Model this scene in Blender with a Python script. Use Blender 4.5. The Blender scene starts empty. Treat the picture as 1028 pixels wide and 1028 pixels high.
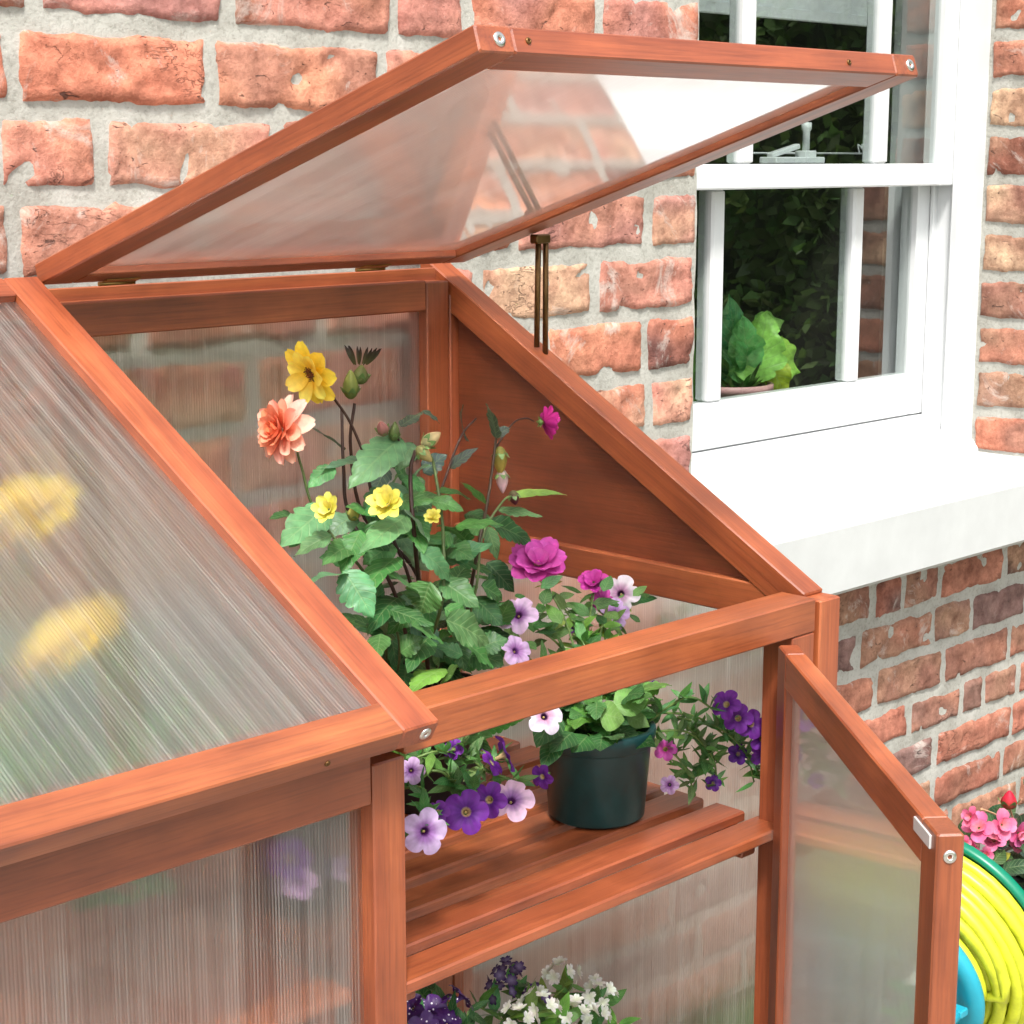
import bpy, bmesh, math, random
from mathutils import Vector, noise, Matrix
random.seed(11)
S = bpy.context.scene
COL = S.collection
V = Vector
pi = math.pi
GROUND = -0.82

# ------------------------------------------------------------------ camera
CAM = V((-.8993, -1.0136, .4164))
YAW, PITCH, FPX = .786, .1896, 1848.93          # focal length for a 1028 px frame
FW = V((math.sin(YAW)*math.cos(PITCH), math.cos(YAW)*math.cos(PITCH), -math.sin(PITCH)))
RT = V((math.cos(YAW), -math.sin(YAW), 0))
UP = RT.cross(FW)
cd = bpy.data.cameras.new('camera')
cam = bpy.data.objects.new('camera', cd); COL.objects.link(cam)
cam.matrix_world = Matrix(((RT.x, UP.x, -FW.x, CAM.x), (RT.y, UP.y, -FW.y, CAM.y), (RT.z, UP.z, -FW.z, CAM.z), (0, 0, 0, 1)))
cd.sensor_width = 36; cd.lens = 36*FPX/1028; cd.clip_end = 400; cd.clip_start = .02
S.camera = cam

def at(px, py, Y):
    """the real-world point on the plane of depth Y that was measured at this place of the photograph"""
    d = FW + RT*((px-514)/FPX) - UP*((py-514)/FPX)
    return CAM + d*((Y-CAM.y)/d.y)
def size(px, p):
    return px*((V(p)-CAM).dot(FW))/FPX

# ------------------------------------------------------------------ mesh builder
class MB:
    def __init__(s):
        s.v=[]; s.f=[]; s.gc=[]; s.col=[]; s.mi=[]; s.smooth=[]
    def vert(s, p, gc=(0,0,0), col=(1,1,1)):
        s.v.append(tuple(p)); s.gc.append(tuple(gc)); s.col.append((col[0],col[1],col[2],1)); return len(s.v)-1
    def face(s, ids, mi=0, sm=False):
        s.f.append(tuple(ids)); s.mi.append(mi); s.smooth.append(sm)
    def build(s, name, mats, parent=None, raw=False):
        me = bpy.data.meshes.new(name)
        me.from_pydata(s.v, [], s.f)
        a = me.attributes.new('gc','FLOAT_VECTOR','POINT'); a.data.foreach_set('vector',[c for g in s.gc for c in g])
        a = me.attributes.new('Col','FLOAT_COLOR','POINT'); a.data.foreach_set('color',[c for g in s.col for c in g])
        me.polygons.foreach_set('material_index', s.mi)
        me.polygons.foreach_set('use_smooth', s.smooth)
        if not isinstance(mats,(list,tuple)): mats=[mats]
        for m in mats: me.materials.append(m)
        if not raw and not any(m.name in ('leaf','petal','weathered_brick') for m in mats):      # closed solids: normals outwards
            bm=bmesh.new(); bm.from_mesh(me); bmesh.ops.recalc_face_normals(bm,faces=bm.faces); bm.to_mesh(me); bm.free()
        me.update()
        o = bpy.data.objects.new(name, me); COL.objects.link(o)
        if parent:
            o.parent = parent
            o.matrix_parent_inverse = parent.matrix_world.inverted()
        return o

def frame_of(d, up=None):
    d = V(d).normalized()
    up = V(up) if up is not None else (V((0,0,1)) if abs(d.z)<.9 else V((0,1,0)))
    x = d.cross(up)
    if x.length < 1e-6: x = d.cross(V((1,0,0)))
    x.normalize(); y = x.cross(d).normalized()
    return d, x, y

def bar(mb, p0, p1, w, h, up=None, c=.0014, mi=0, col=None, cut0=0, cut1=0):
    """box with chamfered edges from p0 to p1, w across, h along up; gc runs along the grain"""
    p0=V(p0); p1=V(p1); d,x,y = frame_of(p1-p0, up); L=(p1-p0).length
    off = random.uniform(0,50); o2=random.uniform(0,5)
    if col is None:
        k=random.uniform(.88,1.12); col=(k,k*random.uniform(.95,1.05),k*random.uniform(.92,1.05))
    w/=2; h/=2; c=min(c,w*.4,h*.4)
    def prof(W,H,cc): return [(-W+cc,-H),(W-cc,-H),(W,-H+cc),(W,H-cc),(W-cc,H),(-W+cc,H),(-W,H-cc),(-W,-H+cc)]
    rings=[]
    for t,ins in ((0,c),(c,0),(L-c,0),(L,c)):
        ring=[]
        for a,b in prof(w-ins,h-ins,c):
            tt=t
            if cut0 and t<L/2: tt=t+cut0*b
            if cut1 and t>L/2: tt=t+cut1*b
            ring.append(mb.vert(p0+d*tt+x*a+y*b,(off+t,o2+a,b),col))
        rings.append(ring)
    for r0,r1 in zip(rings,rings[1:]):
        for i in range(8):
            j=(i+1)%8; mb.face((r0[i],r0[j],r1[j],r1[i]),mi)
    mb.face(rings[0][::-1],mi); mb.face(rings[-1],mi)

def tube(mb, pts, r0, r1=None, n=8, mi=0, col=(1,1,1), cap=True):
    pts=[V(p) for p in pts]; r1=r0 if r1 is None else r1
    rings=[]; x=None
    for i,p in enumerate(pts):
        d=(pts[min(i+1,len(pts)-1)]-pts[max(i-1,0)]).normalized()
        if x is None: _,x,_=frame_of(d)
        x=(x-d*x.dot(d)).normalized(); y=d.cross(x)
        t=i/(len(pts)-1); r=r0+(r1-r0)*t
        rings.append([mb.vert(p+x*(math.cos(a)*r)+y*(math.sin(a)*r),(t,a,0),col) for a in [2*pi*k/n for k in range(n)]])
    for A,B in zip(rings,rings[1:]):
        for i in range(n): mb.face((A[i],A[(i+1)%n],B[(i+1)%n],B[i]),mi,True)
    if cap:
        mb.face(rings[0][::-1],mi); mb.face(rings[-1],mi)

def curve(P, n=10):
    """Catmull-Rom through points"""
    P=[V(p) for p in P]; P=[P[0]*2-P[1]]+P+[P[-1]*2-P[-2]]; out=[]
    for i in range(1,len(P)-2):
        a,b,c,d=P[i-1:i+3]
        for k in range(n):
            t=k/n
            out.append(.5*((2*b)+(c-a)*t+(2*a-5*b+4*c-d)*t*t+(3*b-a-3*c+d)*t**3))
    out.append(P[-2]); return out

def lathe(mb, prof, origin, axis=(0,0,1), n=48, mi=0, col=(1,1,1), flat=False):
    o=V(origin); d,x,y=frame_of(axis,(0,1,0) if abs(V(axis).normalized().z)>.9 else None); rings=[]
    for r,h in prof:
        rings.append([mb.vert(o+d*h+x*(r*math.cos(2*pi*k/n))+y*(r*math.sin(2*pi*k/n)),(h,k/n,r),col) for k in range(n)])
    for A,B in zip(rings,rings[1:]):
        for i in range(n): mb.face((A[i],A[(i+1)%n],B[(i+1)%n],B[i]),mi,not flat)
    if prof[0][0]>1e-5: mb.face(rings[0][::-1],mi)
    if prof[-1][0]>1e-5: mb.face(rings[-1],mi)

# ------------------------------------------------------------------ materials
def mat(name):
    m=bpy.data.materials.new(name); m.use_nodes=True; nt=m.node_tree; nt.nodes.clear()
    out=nt.nodes.new('ShaderNodeOutputMaterial')
    def N(t,**k):
        n=nt.nodes.new('ShaderNode'+t)
        for a,b in k.items():
            if a in n.bl_rna.properties: setattr(n,a,b)
            else: n.inputs[a.replace('_',' ')].default_value=b
        return n
    def L(a,b): nt.links.new(a,b)
    return m,N,L,out
def ramp(n, stops):
    cr=n.color_ramp
    while len(cr.elements)>1: cr.elements.remove(cr.elements[-1])
    cr.elements[0].position=stops[0][0]; cr.elements[0].color=(*stops[0][1],1)
    for p,c in stops[1:]:
        e=cr.elements.new(p); e.color=(*c,1)
def mixc(N,L,mode,fac,a,b):
    n=N('Mix',data_type='RGBA',blend_type=mode)
    for i,v in ((0,fac),(6,a),(7,b)):
        if hasattr(v,'is_linked'): L(v,n.inputs[i])
        elif i==0: n.inputs[0].default_value=v
        else: n.inputs[i].default_value=(*v,1)
    return n.outputs[2]

def wood_mat():
    m,N,L,out=mat('stained_timber')
    g=N('Attribute',attribute_name='gc'); c=N('Attribute',attribute_name='Col')
    mp=N('Mapping'); mp.inputs['Scale'].default_value=(2.0,30,30); L(g.outputs['Vector'],mp.inputs['Vector'])
    n1=N('TexNoise',Scale=1.,Detail=7.,Roughness=.62,Distortion=1.1); L(mp.outputs[0],n1.inputs['Vector'])
    mp2=N('Mapping'); mp2.inputs['Scale'].default_value=(14,420,420); L(g.outputs['Vector'],mp2.inputs['Vector'])
    n2=N('TexNoise',Scale=1.,Detail=3.); L(mp2.outputs[0],n2.inputs['Vector'])
    n3=N('TexNoise',Scale=9.,Detail=4.,Roughness=.6); L(g.outputs['Vector'],n3.inputs['Vector'])
    r=N('ValToRGB'); ramp(r,[(.2,(.165,.032,.010)),(.38,(.262,.058,.017)),(.55,(.335,.082,.024)),(.68,(.385,.105,.032)),(.85,(.47,.155,.056))]); L(n1.outputs['Fac'],r.inputs['Fac'])
    r2=N('ValToRGB'); ramp(r2,[(.3,(.74,.70,.66)),(.55,(1,1,1))]); L(n2.outputs['Fac'],r2.inputs['Fac'])
    r3=N('ValToRGB'); ramp(r3,[(.3,(.70,.64,.60)),(.65,(1.12,1.13,1.16))]); L(n3.outputs['Fac'],r3.inputs['Fac'])
    a=mixc(N,L,'MULTIPLY',1.,r.outputs[0],r2.outputs[0]); a=mixc(N,L,'MULTIPLY',1.,a,r3.outputs[0]); a=mixc(N,L,'MULTIPLY',1.,a,c.outputs['Color'])
    p=N('BsdfPrincipled',Roughness=.47); L(a,p.inputs['Base Color'])
    p.inputs['Specular IOR Level'].default_value=.6; p.inputs['Coat Weight'].default_value=.6; p.inputs['Coat Roughness'].default_value=.40
    mr=N('MapRange'); mr.inputs[3].default_value=.38; mr.inputs[4].default_value=.6; L(n3.outputs['Fac'],mr.inputs[0]); L(mr.outputs[0],p.inputs['Roughness'])
    b=N('Bump',Strength=.16,Distance=.0015); L(n2.outputs['Fac'],b.inputs['Height']); L(b.outputs[0],p.inputs['Normal'])
    L(p.outputs[0],out.inputs[0]); return m

def poly_mat(name='ribbed_polycarbonate',clear=.46,lo=.04,hi=.44):
    m,N,L,out=mat(name)
    g=N('Attribute',attribute_name='gc')
    mp=N('Mapping'); mp.inputs['Scale'].default_value=(1.6,520,0.); L(g.outputs['Vector'],mp.inputs['Vector'])
    n1=N('TexNoise',Scale=1.,Detail=3.,Roughness=.7); L(mp.outputs[0],n1.inputs['Vector'])
    mp2=N('Mapping'); mp2.inputs['Scale'].default_value=(0,1,0); L(g.outputs['Vector'],mp2.inputs['Vector'])
    wv=N('TexWave',wave_type='BANDS',bands_direction='Y',Scale=104.,Distortion=.3); wv.inputs['Detail'].default_value=2; wv.inputs['Detail Scale'].default_value=.5; L(mp2.outputs[0],wv.inputs['Vector'])
    n3=N('TexNoise',Scale=7.,Detail=2.); L(g.outputs['Vector'],n3.inputs['Vector'])
    lines=N('MapRange'); lines.inputs[1].default_value=.45; lines.inputs[2].default_value=.66; L(n1.outputs['Fac'],lines.inputs[0])
    mul=N('Math',operation='MULTIPLY'); L(lines.outputs[0],mul.inputs[0]); L(wv.outputs['Fac'],mul.inputs[1])
    # bent light through the flutes
    bump=N('Bump',Strength=.5,Distance=.0012); L(wv.outputs['Fac'],bump.inputs['Height'])
    rf=N('BsdfRefraction',Roughness=.42,IOR=1.08); rf.inputs['Color'].default_value=(1,1,.99,1); L(bump.outputs[0],rf.inputs['Normal'])
    tp=N('BsdfTransparent'); 
    tcol=N('ValToRGB'); ramp(tcol,[(.0,(.62,.61,.56)),(.45,(.9,.9,.88)),(1.,(.97,.97,.96))]); L(n1.outputs['Fac'],tcol.inputs['Fac'])
    tint=N('ValToRGB'); ramp(tint,[(.34,(.52,.50,.44)),(.44,(1,1,.985))]); L(n1.outputs['Fac'],tint.inputs['Fac']); L(tint.outputs[0],tp.inputs['Color'])
    m1=N('MixShader'); m1.inputs[0].default_value=clear; L(rf.outputs[0],m1.inputs[1]); L(tp.outputs[0],m1.inputs[2])
    tl=N('BsdfTranslucent'); tl.inputs['Color'].default_value=(.93,.93,.90,1)
    df=N('BsdfDiffuse'); df.inputs['Color'].default_value=(.8,.81,.78,1)
    m2=N('MixShader'); m2.inputs[0].default_value=.4; L(tl.outputs[0],m2.inputs[1]); L(df.outputs[0],m2.inputs[2])
    fr=N('MapRange'); fr.inputs[3].default_value=lo; fr.inputs[4].default_value=hi; L(mul.outputs[0],fr.inputs[0])
    m3=N('MixShader'); L(fr.outputs[0],m3.inputs[0]); L(m1.outputs[0],m3.inputs[1]); L(m2.outputs[0],m3.inputs[2])
    gl=N('BsdfGlossy',Roughness=.06); gl.inputs['Color'].default_value=(1,1,1,1)
    b2=N('Bump',Strength=.05,Distance=.0006); L(wv.outputs['Fac'],b2.inputs['Height'])
    f=N('Fresnel',IOR=1.55); geo=N('NewGeometry'); inv=N('Math',operation='SUBTRACT'); inv.inputs[0].default_value=1; L(geo.outputs['Backfacing'],inv.inputs[1])
    f2=N('Math',operation='MULTIPLY',use_clamp=True); f2.inputs[1].default_value=1.6; L(f.outputs[0],f2.inputs[0])
    fm=N('Math',operation='MULTIPLY'); L(f2.outputs[0],fm.inputs[0]); L(inv.outputs[0],fm.inputs[1])
    m4=N('MixShader'); L(fm.outputs[0],m4.inputs[0]); L(m3.outputs[0],m4.inputs[1]); L(gl.outputs[0],m4.inputs[2])
    L(m4.outputs[0],out.inputs[0]); return m

def glass_mat():
    m,N,L,out=mat('window_glass')
    tp=N('BsdfTransparent'); tp.inputs['Color'].default_value=(.9,.93,.92,1)
    gl=N('BsdfGlossy',Roughness=.0)
    f=N('Fresnel',IOR=1.75); geo=N('NewGeometry'); inv=N('Math',operation='SUBTRACT'); inv.inputs[0].default_value=1; L(geo.outputs['Backfacing'],inv.inputs[1])
    f2=N('Math',operation='MULTIPLY',use_clamp=True); f2.inputs[1].default_value=1.9; L(f.outputs[0],f2.inputs[0])
    fm=N('Math',operation='MULTIPLY'); L(f2.outputs[0],fm.inputs[0]); L(inv.outputs[0],fm.inputs[1])
    mx=N('MixShader'); L(fm.outputs[0],mx.inputs[0]); L(tp.outputs[0],mx.inputs[1]); L(gl.outputs[0],mx.inputs[2]); L(mx.outputs[0],out.inputs[0]); return m

def brick_mat():
    m,N,L,out=mat('weathered_brick')
    c=N('Attribute',attribute_name='Col'); tc=N('TexCoord')
    n1=N('TexNoise',Scale=28.,Detail=8.,Roughness=.68); L(tc.outputs['Object'],n1.inputs['Vector'])
    n2=N('TexNoise',Scale=150.,Detail=5.,Roughness=.7); L(tc.outputs['Object'],n2.inputs['Vector'])
    n3=N('TexNoise',Scale=11.,Detail=7.,Roughness=.72,Distortion=.8); L(tc.outputs['Object'],n3.inputs['Vector'])
    mpv=N('Mapping'); mpv.inputs['Scale'].default_value=(1,1,2.2); L(tc.outputs['Object'],mpv.inputs['Vector'])
    n4=N('TexNoise',Scale=42.,Detail=6.,Roughness=.6,Distortion=1.4); L(mpv.outputs[0],n4.inputs['Vector'])
    r1=N('ValToRGB'); ramp(r1,[(.3,(.6,.52,.5)),(.5,(1,1,1)),(.7,(1.22,1.28,1.26))]); L(n1.outputs['Fac'],r1.inputs['Fac'])
    a=mixc(N,L,'MULTIPLY',1.,c.outputs['Color'],r1.outputs[0])
    r2=N('ValToRGB'); ramp(r2,[(.3,(.75,.72,.7)),(.6,(1.06,1.06,1.06))]); L(n2.outputs['Fac'],r2.inputs['Fac'])
    a=mixc(N,L,'MULTIPLY',1.,a,r2.outputs[0])
    rs=N('ValToRGB'); ramp(rs,[(.57,(0,0,0)),(.66,(1,1,1))]); L(n3.outputs['Fac'],rs.inputs['Fac'])
    ms=N('Math',operation='MULTIPLY'); ms.inputs[1].default_value=.6; L(rs.outputs[0],ms.inputs[0])
    a=mixc(N,L,'MIX',ms.outputs[0],a,(.56,.50,.45))
    rd=N('ValToRGB'); ramp(rd,[(.30,(1,1,1)),(.345,(0,0,0))]); L(n4.outputs['Fac'],rd.inputs['Fac'])
    md=N('Math',operation='MULTIPLY'); md.inputs[1].default_value=.75; L(rd.outputs[0],md.inputs[0])
    a=mixc(N,L,'MIX',md.outputs[0],a,(.07,.045,.04))
    mk=N('Mapping'); mk.inputs['Scale'].default_value=(1,1,2.6); L(tc.outputs['Object'],mk.inputs['Vector'])
    n5=N('TexNoise',Scale=17.,Detail=7.,Roughness=.6,Distortion=.9); L(mk.outputs[0],n5.inputs['Vector'])
    s5=N('Math',operation='SUBTRACT'); s5.inputs[1].default_value=.5; L(n5.outputs['Fac'],s5.inputs[0]); a5=N('Math',operation='ABSOLUTE'); L(s5.outputs[0],a5.inputs[0])
    r5=N('ValToRGB'); ramp(r5,[(0.,(1,1,1)),(.004,(.7,.7,.7)),(.010,(0,0,0))]); L(a5.outputs[0],r5.inputs['Fac'])
    k5=N('ValToRGB'); ramp(k5,[(.57,(0,0,0)),(.68,(1,1,1))]); n6=N('TexNoise',Scale=9.,Detail=2.); L(tc.outputs['Object'],n6.inputs['Vector']); L(n6.outputs['Fac'],k5.inputs['Fac'])
    f5=N('Math',operation='MULTIPLY'); L(r5.outputs[0],f5.inputs[0]); L(k5.outputs[0],f5.inputs[1])
    g5=N('Math',operation='MULTIPLY'); g5.inputs[1].default_value=.6; L(f5.outputs[0],g5.inputs[0])
    a=mixc(N,L,'MIX',g5.outputs[0],a,(.06,.035,.03))
    p=N('BsdfPrincipled',Roughness=.9); L(a,p.inputs['Base Color']); p.inputs['Specular IOR Level'].default_value=.2
    mm=N('Math',operation='MAXIMUM'); L(md.outputs[0],mm.inputs[0]); L(g5.outputs[0],mm.inputs[1]); hs=N('Math',operation='SUBTRACT'); L(n1.outputs['Fac'],hs.inputs[0]); L(mm.outputs[0],hs.inputs[1])
    ad=N('Math',operation='MULTIPLY_ADD'); ad.inputs[1].default_value=.35; L(n2.outputs['Fac'],ad.inputs[0]); L(hs.outputs[0],ad.inputs[2])
    b=N('Bump',Strength=.85,Distance=.004); L(ad.outputs[0],b.inputs['Height']); L(b.outputs[0],p.inputs['Normal'])
    L(p.outputs[0],out.inputs[0]); return m
def mortar_mat():
    m,N,L,out=mat('lime_mortar')
    tc=N('TexCoord')
    n1=N('TexNoise',Scale=14.,Detail=8.,Roughness=.65); L(tc.outputs['Object'],n1.inputs['Vector'])
    n2=N('TexNoise',Scale=160.,Detail=4.,Roughness=.7); L(tc.outputs['Object'],n2.inputs['Vector'])
    r=N('ValToRGB'); ramp(r,[(.28,(.28,.27,.235)),(.5,(.405,.40,.36)),(.75,(.51,.50,.46))]); L(n1.outputs['Fac'],r.inputs['Fac'])
    r2=N('ValToRGB'); ramp(r2,[(.28,(.7,.7,.68)),(.5,(1,1,1))]); L(n2.outputs['Fac'],r2.inputs['Fac'])
    a=mixc(N,L,'MULTIPLY',1.,r.outputs[0],r2.outputs[0])
    p=N('BsdfPrincipled',Roughness=.95); L(a,p.inputs['Base Color']); p.inputs['Specular IOR Level'].default_value=.15
    ad=N('Math',operation='MULTIPLY_ADD'); ad.inputs[1].default_value=.3; L(n2.outputs['Fac'],ad.inputs[0]); L(n1.outputs['Fac'],ad.inputs[2])
    b=N('Bump',Strength=.7,Distance=.005); L(ad.outputs[0],b.inputs['Height']); L(b.outputs[0],p.inputs['Normal'])
    L(p.outputs[0],out.inputs[0]); return m

def plain(name, col, rough=.5, spec=.5, metal=0., var=.12, scale=30., bump=0., coat=0.):
    m,N,L,out=mat(name)
    tc=N('TexCoord'); n=N('TexNoise',Scale=scale,Detail=5.,Roughness=.6); L(tc.outputs['Object'],n.inputs['Vector'])
    r=N('ValToRGB'); ramp(r,[(.3,tuple(c*(1-var) for c in col)),(.7,tuple(min(1,c*(1+var)) for c in col))]); L(n.outputs['Fac'],r.inputs['Fac'])
    p=N('BsdfPrincipled',Roughness=rough,Metallic=metal); L(r.outputs[0],p.inputs['Base Color']); p.inputs['Specular IOR Level'].default_value=spec; p.inputs['Coat Weight'].default_value=coat
    if bump:
        b=N('Bump',Strength=bump,Distance=.002); L(n.outputs['Fac'],b.inputs['Height']); L(b.outputs[0],p.inputs['Normal'])
    L(p.outputs[0],out.inputs[0]); return m
def plant_mat(name, rough=.45, trans=.28, spec=.45, scale=120., var=.25, tint=(1.25,1.3,.9), veins=0.):
    m,N,L,out=mat(name)
    c=N('Attribute',attribute_name='Col'); tc=N('TexCoord')
    n=N('TexNoise',Scale=scale,Detail=4.); L(tc.outputs['Object'],n.inputs['Vector'])
    r=N('ValToRGB'); ramp(r,[(.3,(1-var,)*3),(.7,(1+var*.6,)*3)]); L(n.outputs['Fac'],r.inputs['Fac'])
    a=mixc(N,L,'MULTIPLY',1.,c.outputs['Color'],r.outputs[0]); h=n.outputs['Fac']
    if veins:                                   # side veins running out from the midrib
        g=N('Attribute',attribute_name='gc'); sp=N('SeparateXYZ'); L(g.outputs['Vector'],sp.inputs[0])
        ab=N('Math',operation='ABSOLUTE'); L(sp.outputs[1],ab.inputs[0])
        q=N('Math',operation='MULTIPLY'); q.inputs[1].default_value=-1.5; L(ab.outputs[0],q.inputs[0])
        t=N('Math',operation='MULTIPLY_ADD'); t.inputs[1].default_value=7.; L(sp.outputs[0],t.inputs[0]); L(q.outputs[0],t.inputs[2])
        pp=N('Math',operation='PINGPONG'); pp.inputs[1].default_value=.5; L(t.outputs[0],pp.inputs[0])
        v=N('ValToRGB'); ramp(v,[(0.,(1,1,1)),(.045,(.75,.75,.75)),(.10,(0,0,0))]); L(pp.outputs[0],v.inputs['Fac'])
        mr=N('ValToRGB'); ramp(mr,[(0.,(1,1,1)),(.035,(.8,.8,.8)),(.07,(0,0,0))]); L(ab.outputs[0],mr.inputs['Fac'])
        mx_=N('Math',operation='MAXIMUM'); L(v.outputs[0],mx_.inputs[0]); L(mr.outputs[0],mx_.inputs[1])
        vf=N('Math',operation='MULTIPLY'); vf.inputs[1].default_value=veins; L(mx_.outputs[0],vf.inputs[0])
        lite=mixc(N,L,'MIX',.5,a,(.30,.42,.18)); a=mixc(N,L,'MIX',vf.outputs[0],a,lite)
        sb=N('Math',operation='MULTIPLY_ADD'); sb.inputs[1].default_value=-1.2; L(mx_.outputs[0],sb.inputs[0]); L(n.outputs['Fac'],sb.inputs[2]); h=sb.outputs[0]
    p=N('BsdfPrincipled',Roughness=rough); L(a,p.inputs['Base Color']); p.inputs['Specular IOR Level'].default_value=spec
    t=N('BsdfTranslucent'); L(mixc(N,L,'MULTIPLY',1.,a,tint),t.inputs['Color'])
    mx=N('MixShader'); mx.inputs[0].default_value=trans; L(p.outputs[0],mx.inputs[1]); L(t.outputs[0],mx.inputs[2])
    b=N('Bump',Strength=.35,Distance=.0012); L(h,b.inputs['Height']); L(b.outputs[0],p.inputs['Normal'])
    L(mx.outputs[0],out.inputs[0]); return m

WOOD=wood_mat(); POLY=poly_mat(); MILKY=poly_mat('clouded_polycarbonate',.28,.07,.52); DOORP=poly_mat('door_polycarbonate',.10,.20,.64); GLASS=glass_mat(); BRICK=brick_mat(); MORTAR=mortar_mat()
WHITE=plain('white_gloss_paint',(.63,.645,.65),.32,.5,var=.03,scale=14.)
SILLM=plain('painted_sill',(.50,.515,.51),.55,.4,var=.05,scale=16.,bump=.15)
STEEL=plain('bright_steel',(.72,.71,.68),.28,.5,1.,.06)
ZINC=plain('bright_zinc',(.62,.63,.63),.4,.5,.25,.06)
BRASS=plain('aged_brass',(.45,.29,.11),.35,.5,1.,.25,60.)
BRONZE=plain('bronzed_steel',(.16,.085,.03),.38,.5,.8,.3,80.)
LEAF=plant_mat('leaf',.42,.3,.45,90.,.3,veins=.55); PETAL=plant_mat('petal',.55,.3,.25,220.,.1,(1.1,1.,1.05)); STEM=plant_mat('stem',.5,.05,.4)
POTGREEN=plain('dark_green_plastic',(.006,.050,.052),.38,.45,var=.2,scale=40.)
POTBLACK=plain('black_plastic',(.012,.012,.013),.45,.4,var=.2)
POTPINK=plain('pink_glaze',(.62,.33,.33),.4,.5,var=.06)
TERRA=plain('terracotta',(.40,.16,.09),.8,.3,var=.2)
SOIL=plain('potting_soil',(.03,.02,.014),.95,.2,var=.5,scale=200.,bump=.8)
HOSE=plain('yellow_hose',(.52,.56,.03),.38,.45,var=.2,scale=60.)
FLANGE=plain('green_plastic',(.0,.17,.095),.35,.5,var=.1)
HUB=plain('teal_plastic',(.015,.30,.40),.38,.5,var=.06)
PAVE=plain('stone_paving',(.30,.28,.25),.85,.3,var=.3,scale=9.,bump=.4)
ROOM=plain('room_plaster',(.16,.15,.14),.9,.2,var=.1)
FABRIC=plain('white_fabric',(.88,.89,.89),.9,.1,var=.06,scale=90.)

# ------------------------------------------------------------------ object helpers
def thing(name, label, cat, loc, group=None):
    o=bpy.data.objects.new(name,None); COL.objects.link(o); o.location=loc; o.empty_display_size=.05
    o['label']=label; o['category']=cat
    if group: o['group']=group
    bpy.context.view_layer.update()
    return o
def tag(o,label=None,cat=None,group=None,kind=None):
    for k,v in (('label',label),('category',cat),('group',group),('kind',kind)):
        if v: o[k]=v
    return o

# ================================================================== WORLD AND SUN
EL, AZ = math.radians(58), math.radians(222)      # azimuth the light comes from, clockwise from +Y
w=bpy.data.worlds.new('World'); S.world=w; w.use_nodes=True; nt=w.node_tree
bg=nt.nodes['Background']; sky=nt.nodes.new('ShaderNodeTexSky'); sky.sky_type='NISHITA'; sky.sun_disc=False
sky.sun_elevation=EL; sky.sun_rotation=AZ; sky.air_density=1.; sky.dust_density=4.; sky.ozone_density=1.
hs=nt.nodes.new('ShaderNodeHueSaturation'); hs.inputs['Saturation'].default_value=.22
nt.links.new(sky.outputs[0],hs.inputs['Color']); nt.links.new(hs.outputs[0],bg.inputs['Color']); bg.inputs['Strength'].default_value=.15
sd=bpy.data.lights.new('sun','SUN'); sd.energy=2.7; sd.angle=math.radians(9); sd.color=(1,.96,.9)
so=bpy.data.objects.new('sun',sd); COL.objects.link(so)
src=V((math.sin(AZ)*math.cos(EL), math.cos(AZ)*math.cos(EL), math.sin(EL)))
so.rotation_euler=src.to_track_quat('Z','Y').to_euler()
S.view_settings.view_transform='Standard'; S.view_settings.look='None'; S.view_settings.exposure=.95; S.view_settings.gamma=1

# ================================================================== GROUND
mb=MB(); n=24
def grid(mb,x0,x1,y0,y1,z,nx,ny):
    ids=[[mb.vert((x0+(x1-x0)*i/nx,y0+(y1-y0)*j/ny,z)) for i in range(nx+1)] for j in range(ny+1)]
    for j in range(ny):
        for i in range(nx): mb.face((ids[j][i],ids[j][i+1],ids[j+1][i+1],ids[j+1][i]))
grid(mb,-60,60,-60,60,GROUND-.03,8,8)
tag(mb.build('ground',plain('soil_and_lawn',(.06,.10,.03),.95,.2,var=.4,scale=3.)),kind='structure')
mb=MB()
for i in range(-6,10):
    for j in range(-6,2):
        x0=i*.452+.1*(j%2); y0=-.05+j*.452
        if y0+.44>.57: continue
        bar(mb,(x0+.22,y0,GROUND-.0125),(x0+.22,y0+.44,GROUND-.0125),.44,.025,c=.003)
tag(mb.build('patio',PAVE),kind='structure')

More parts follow.
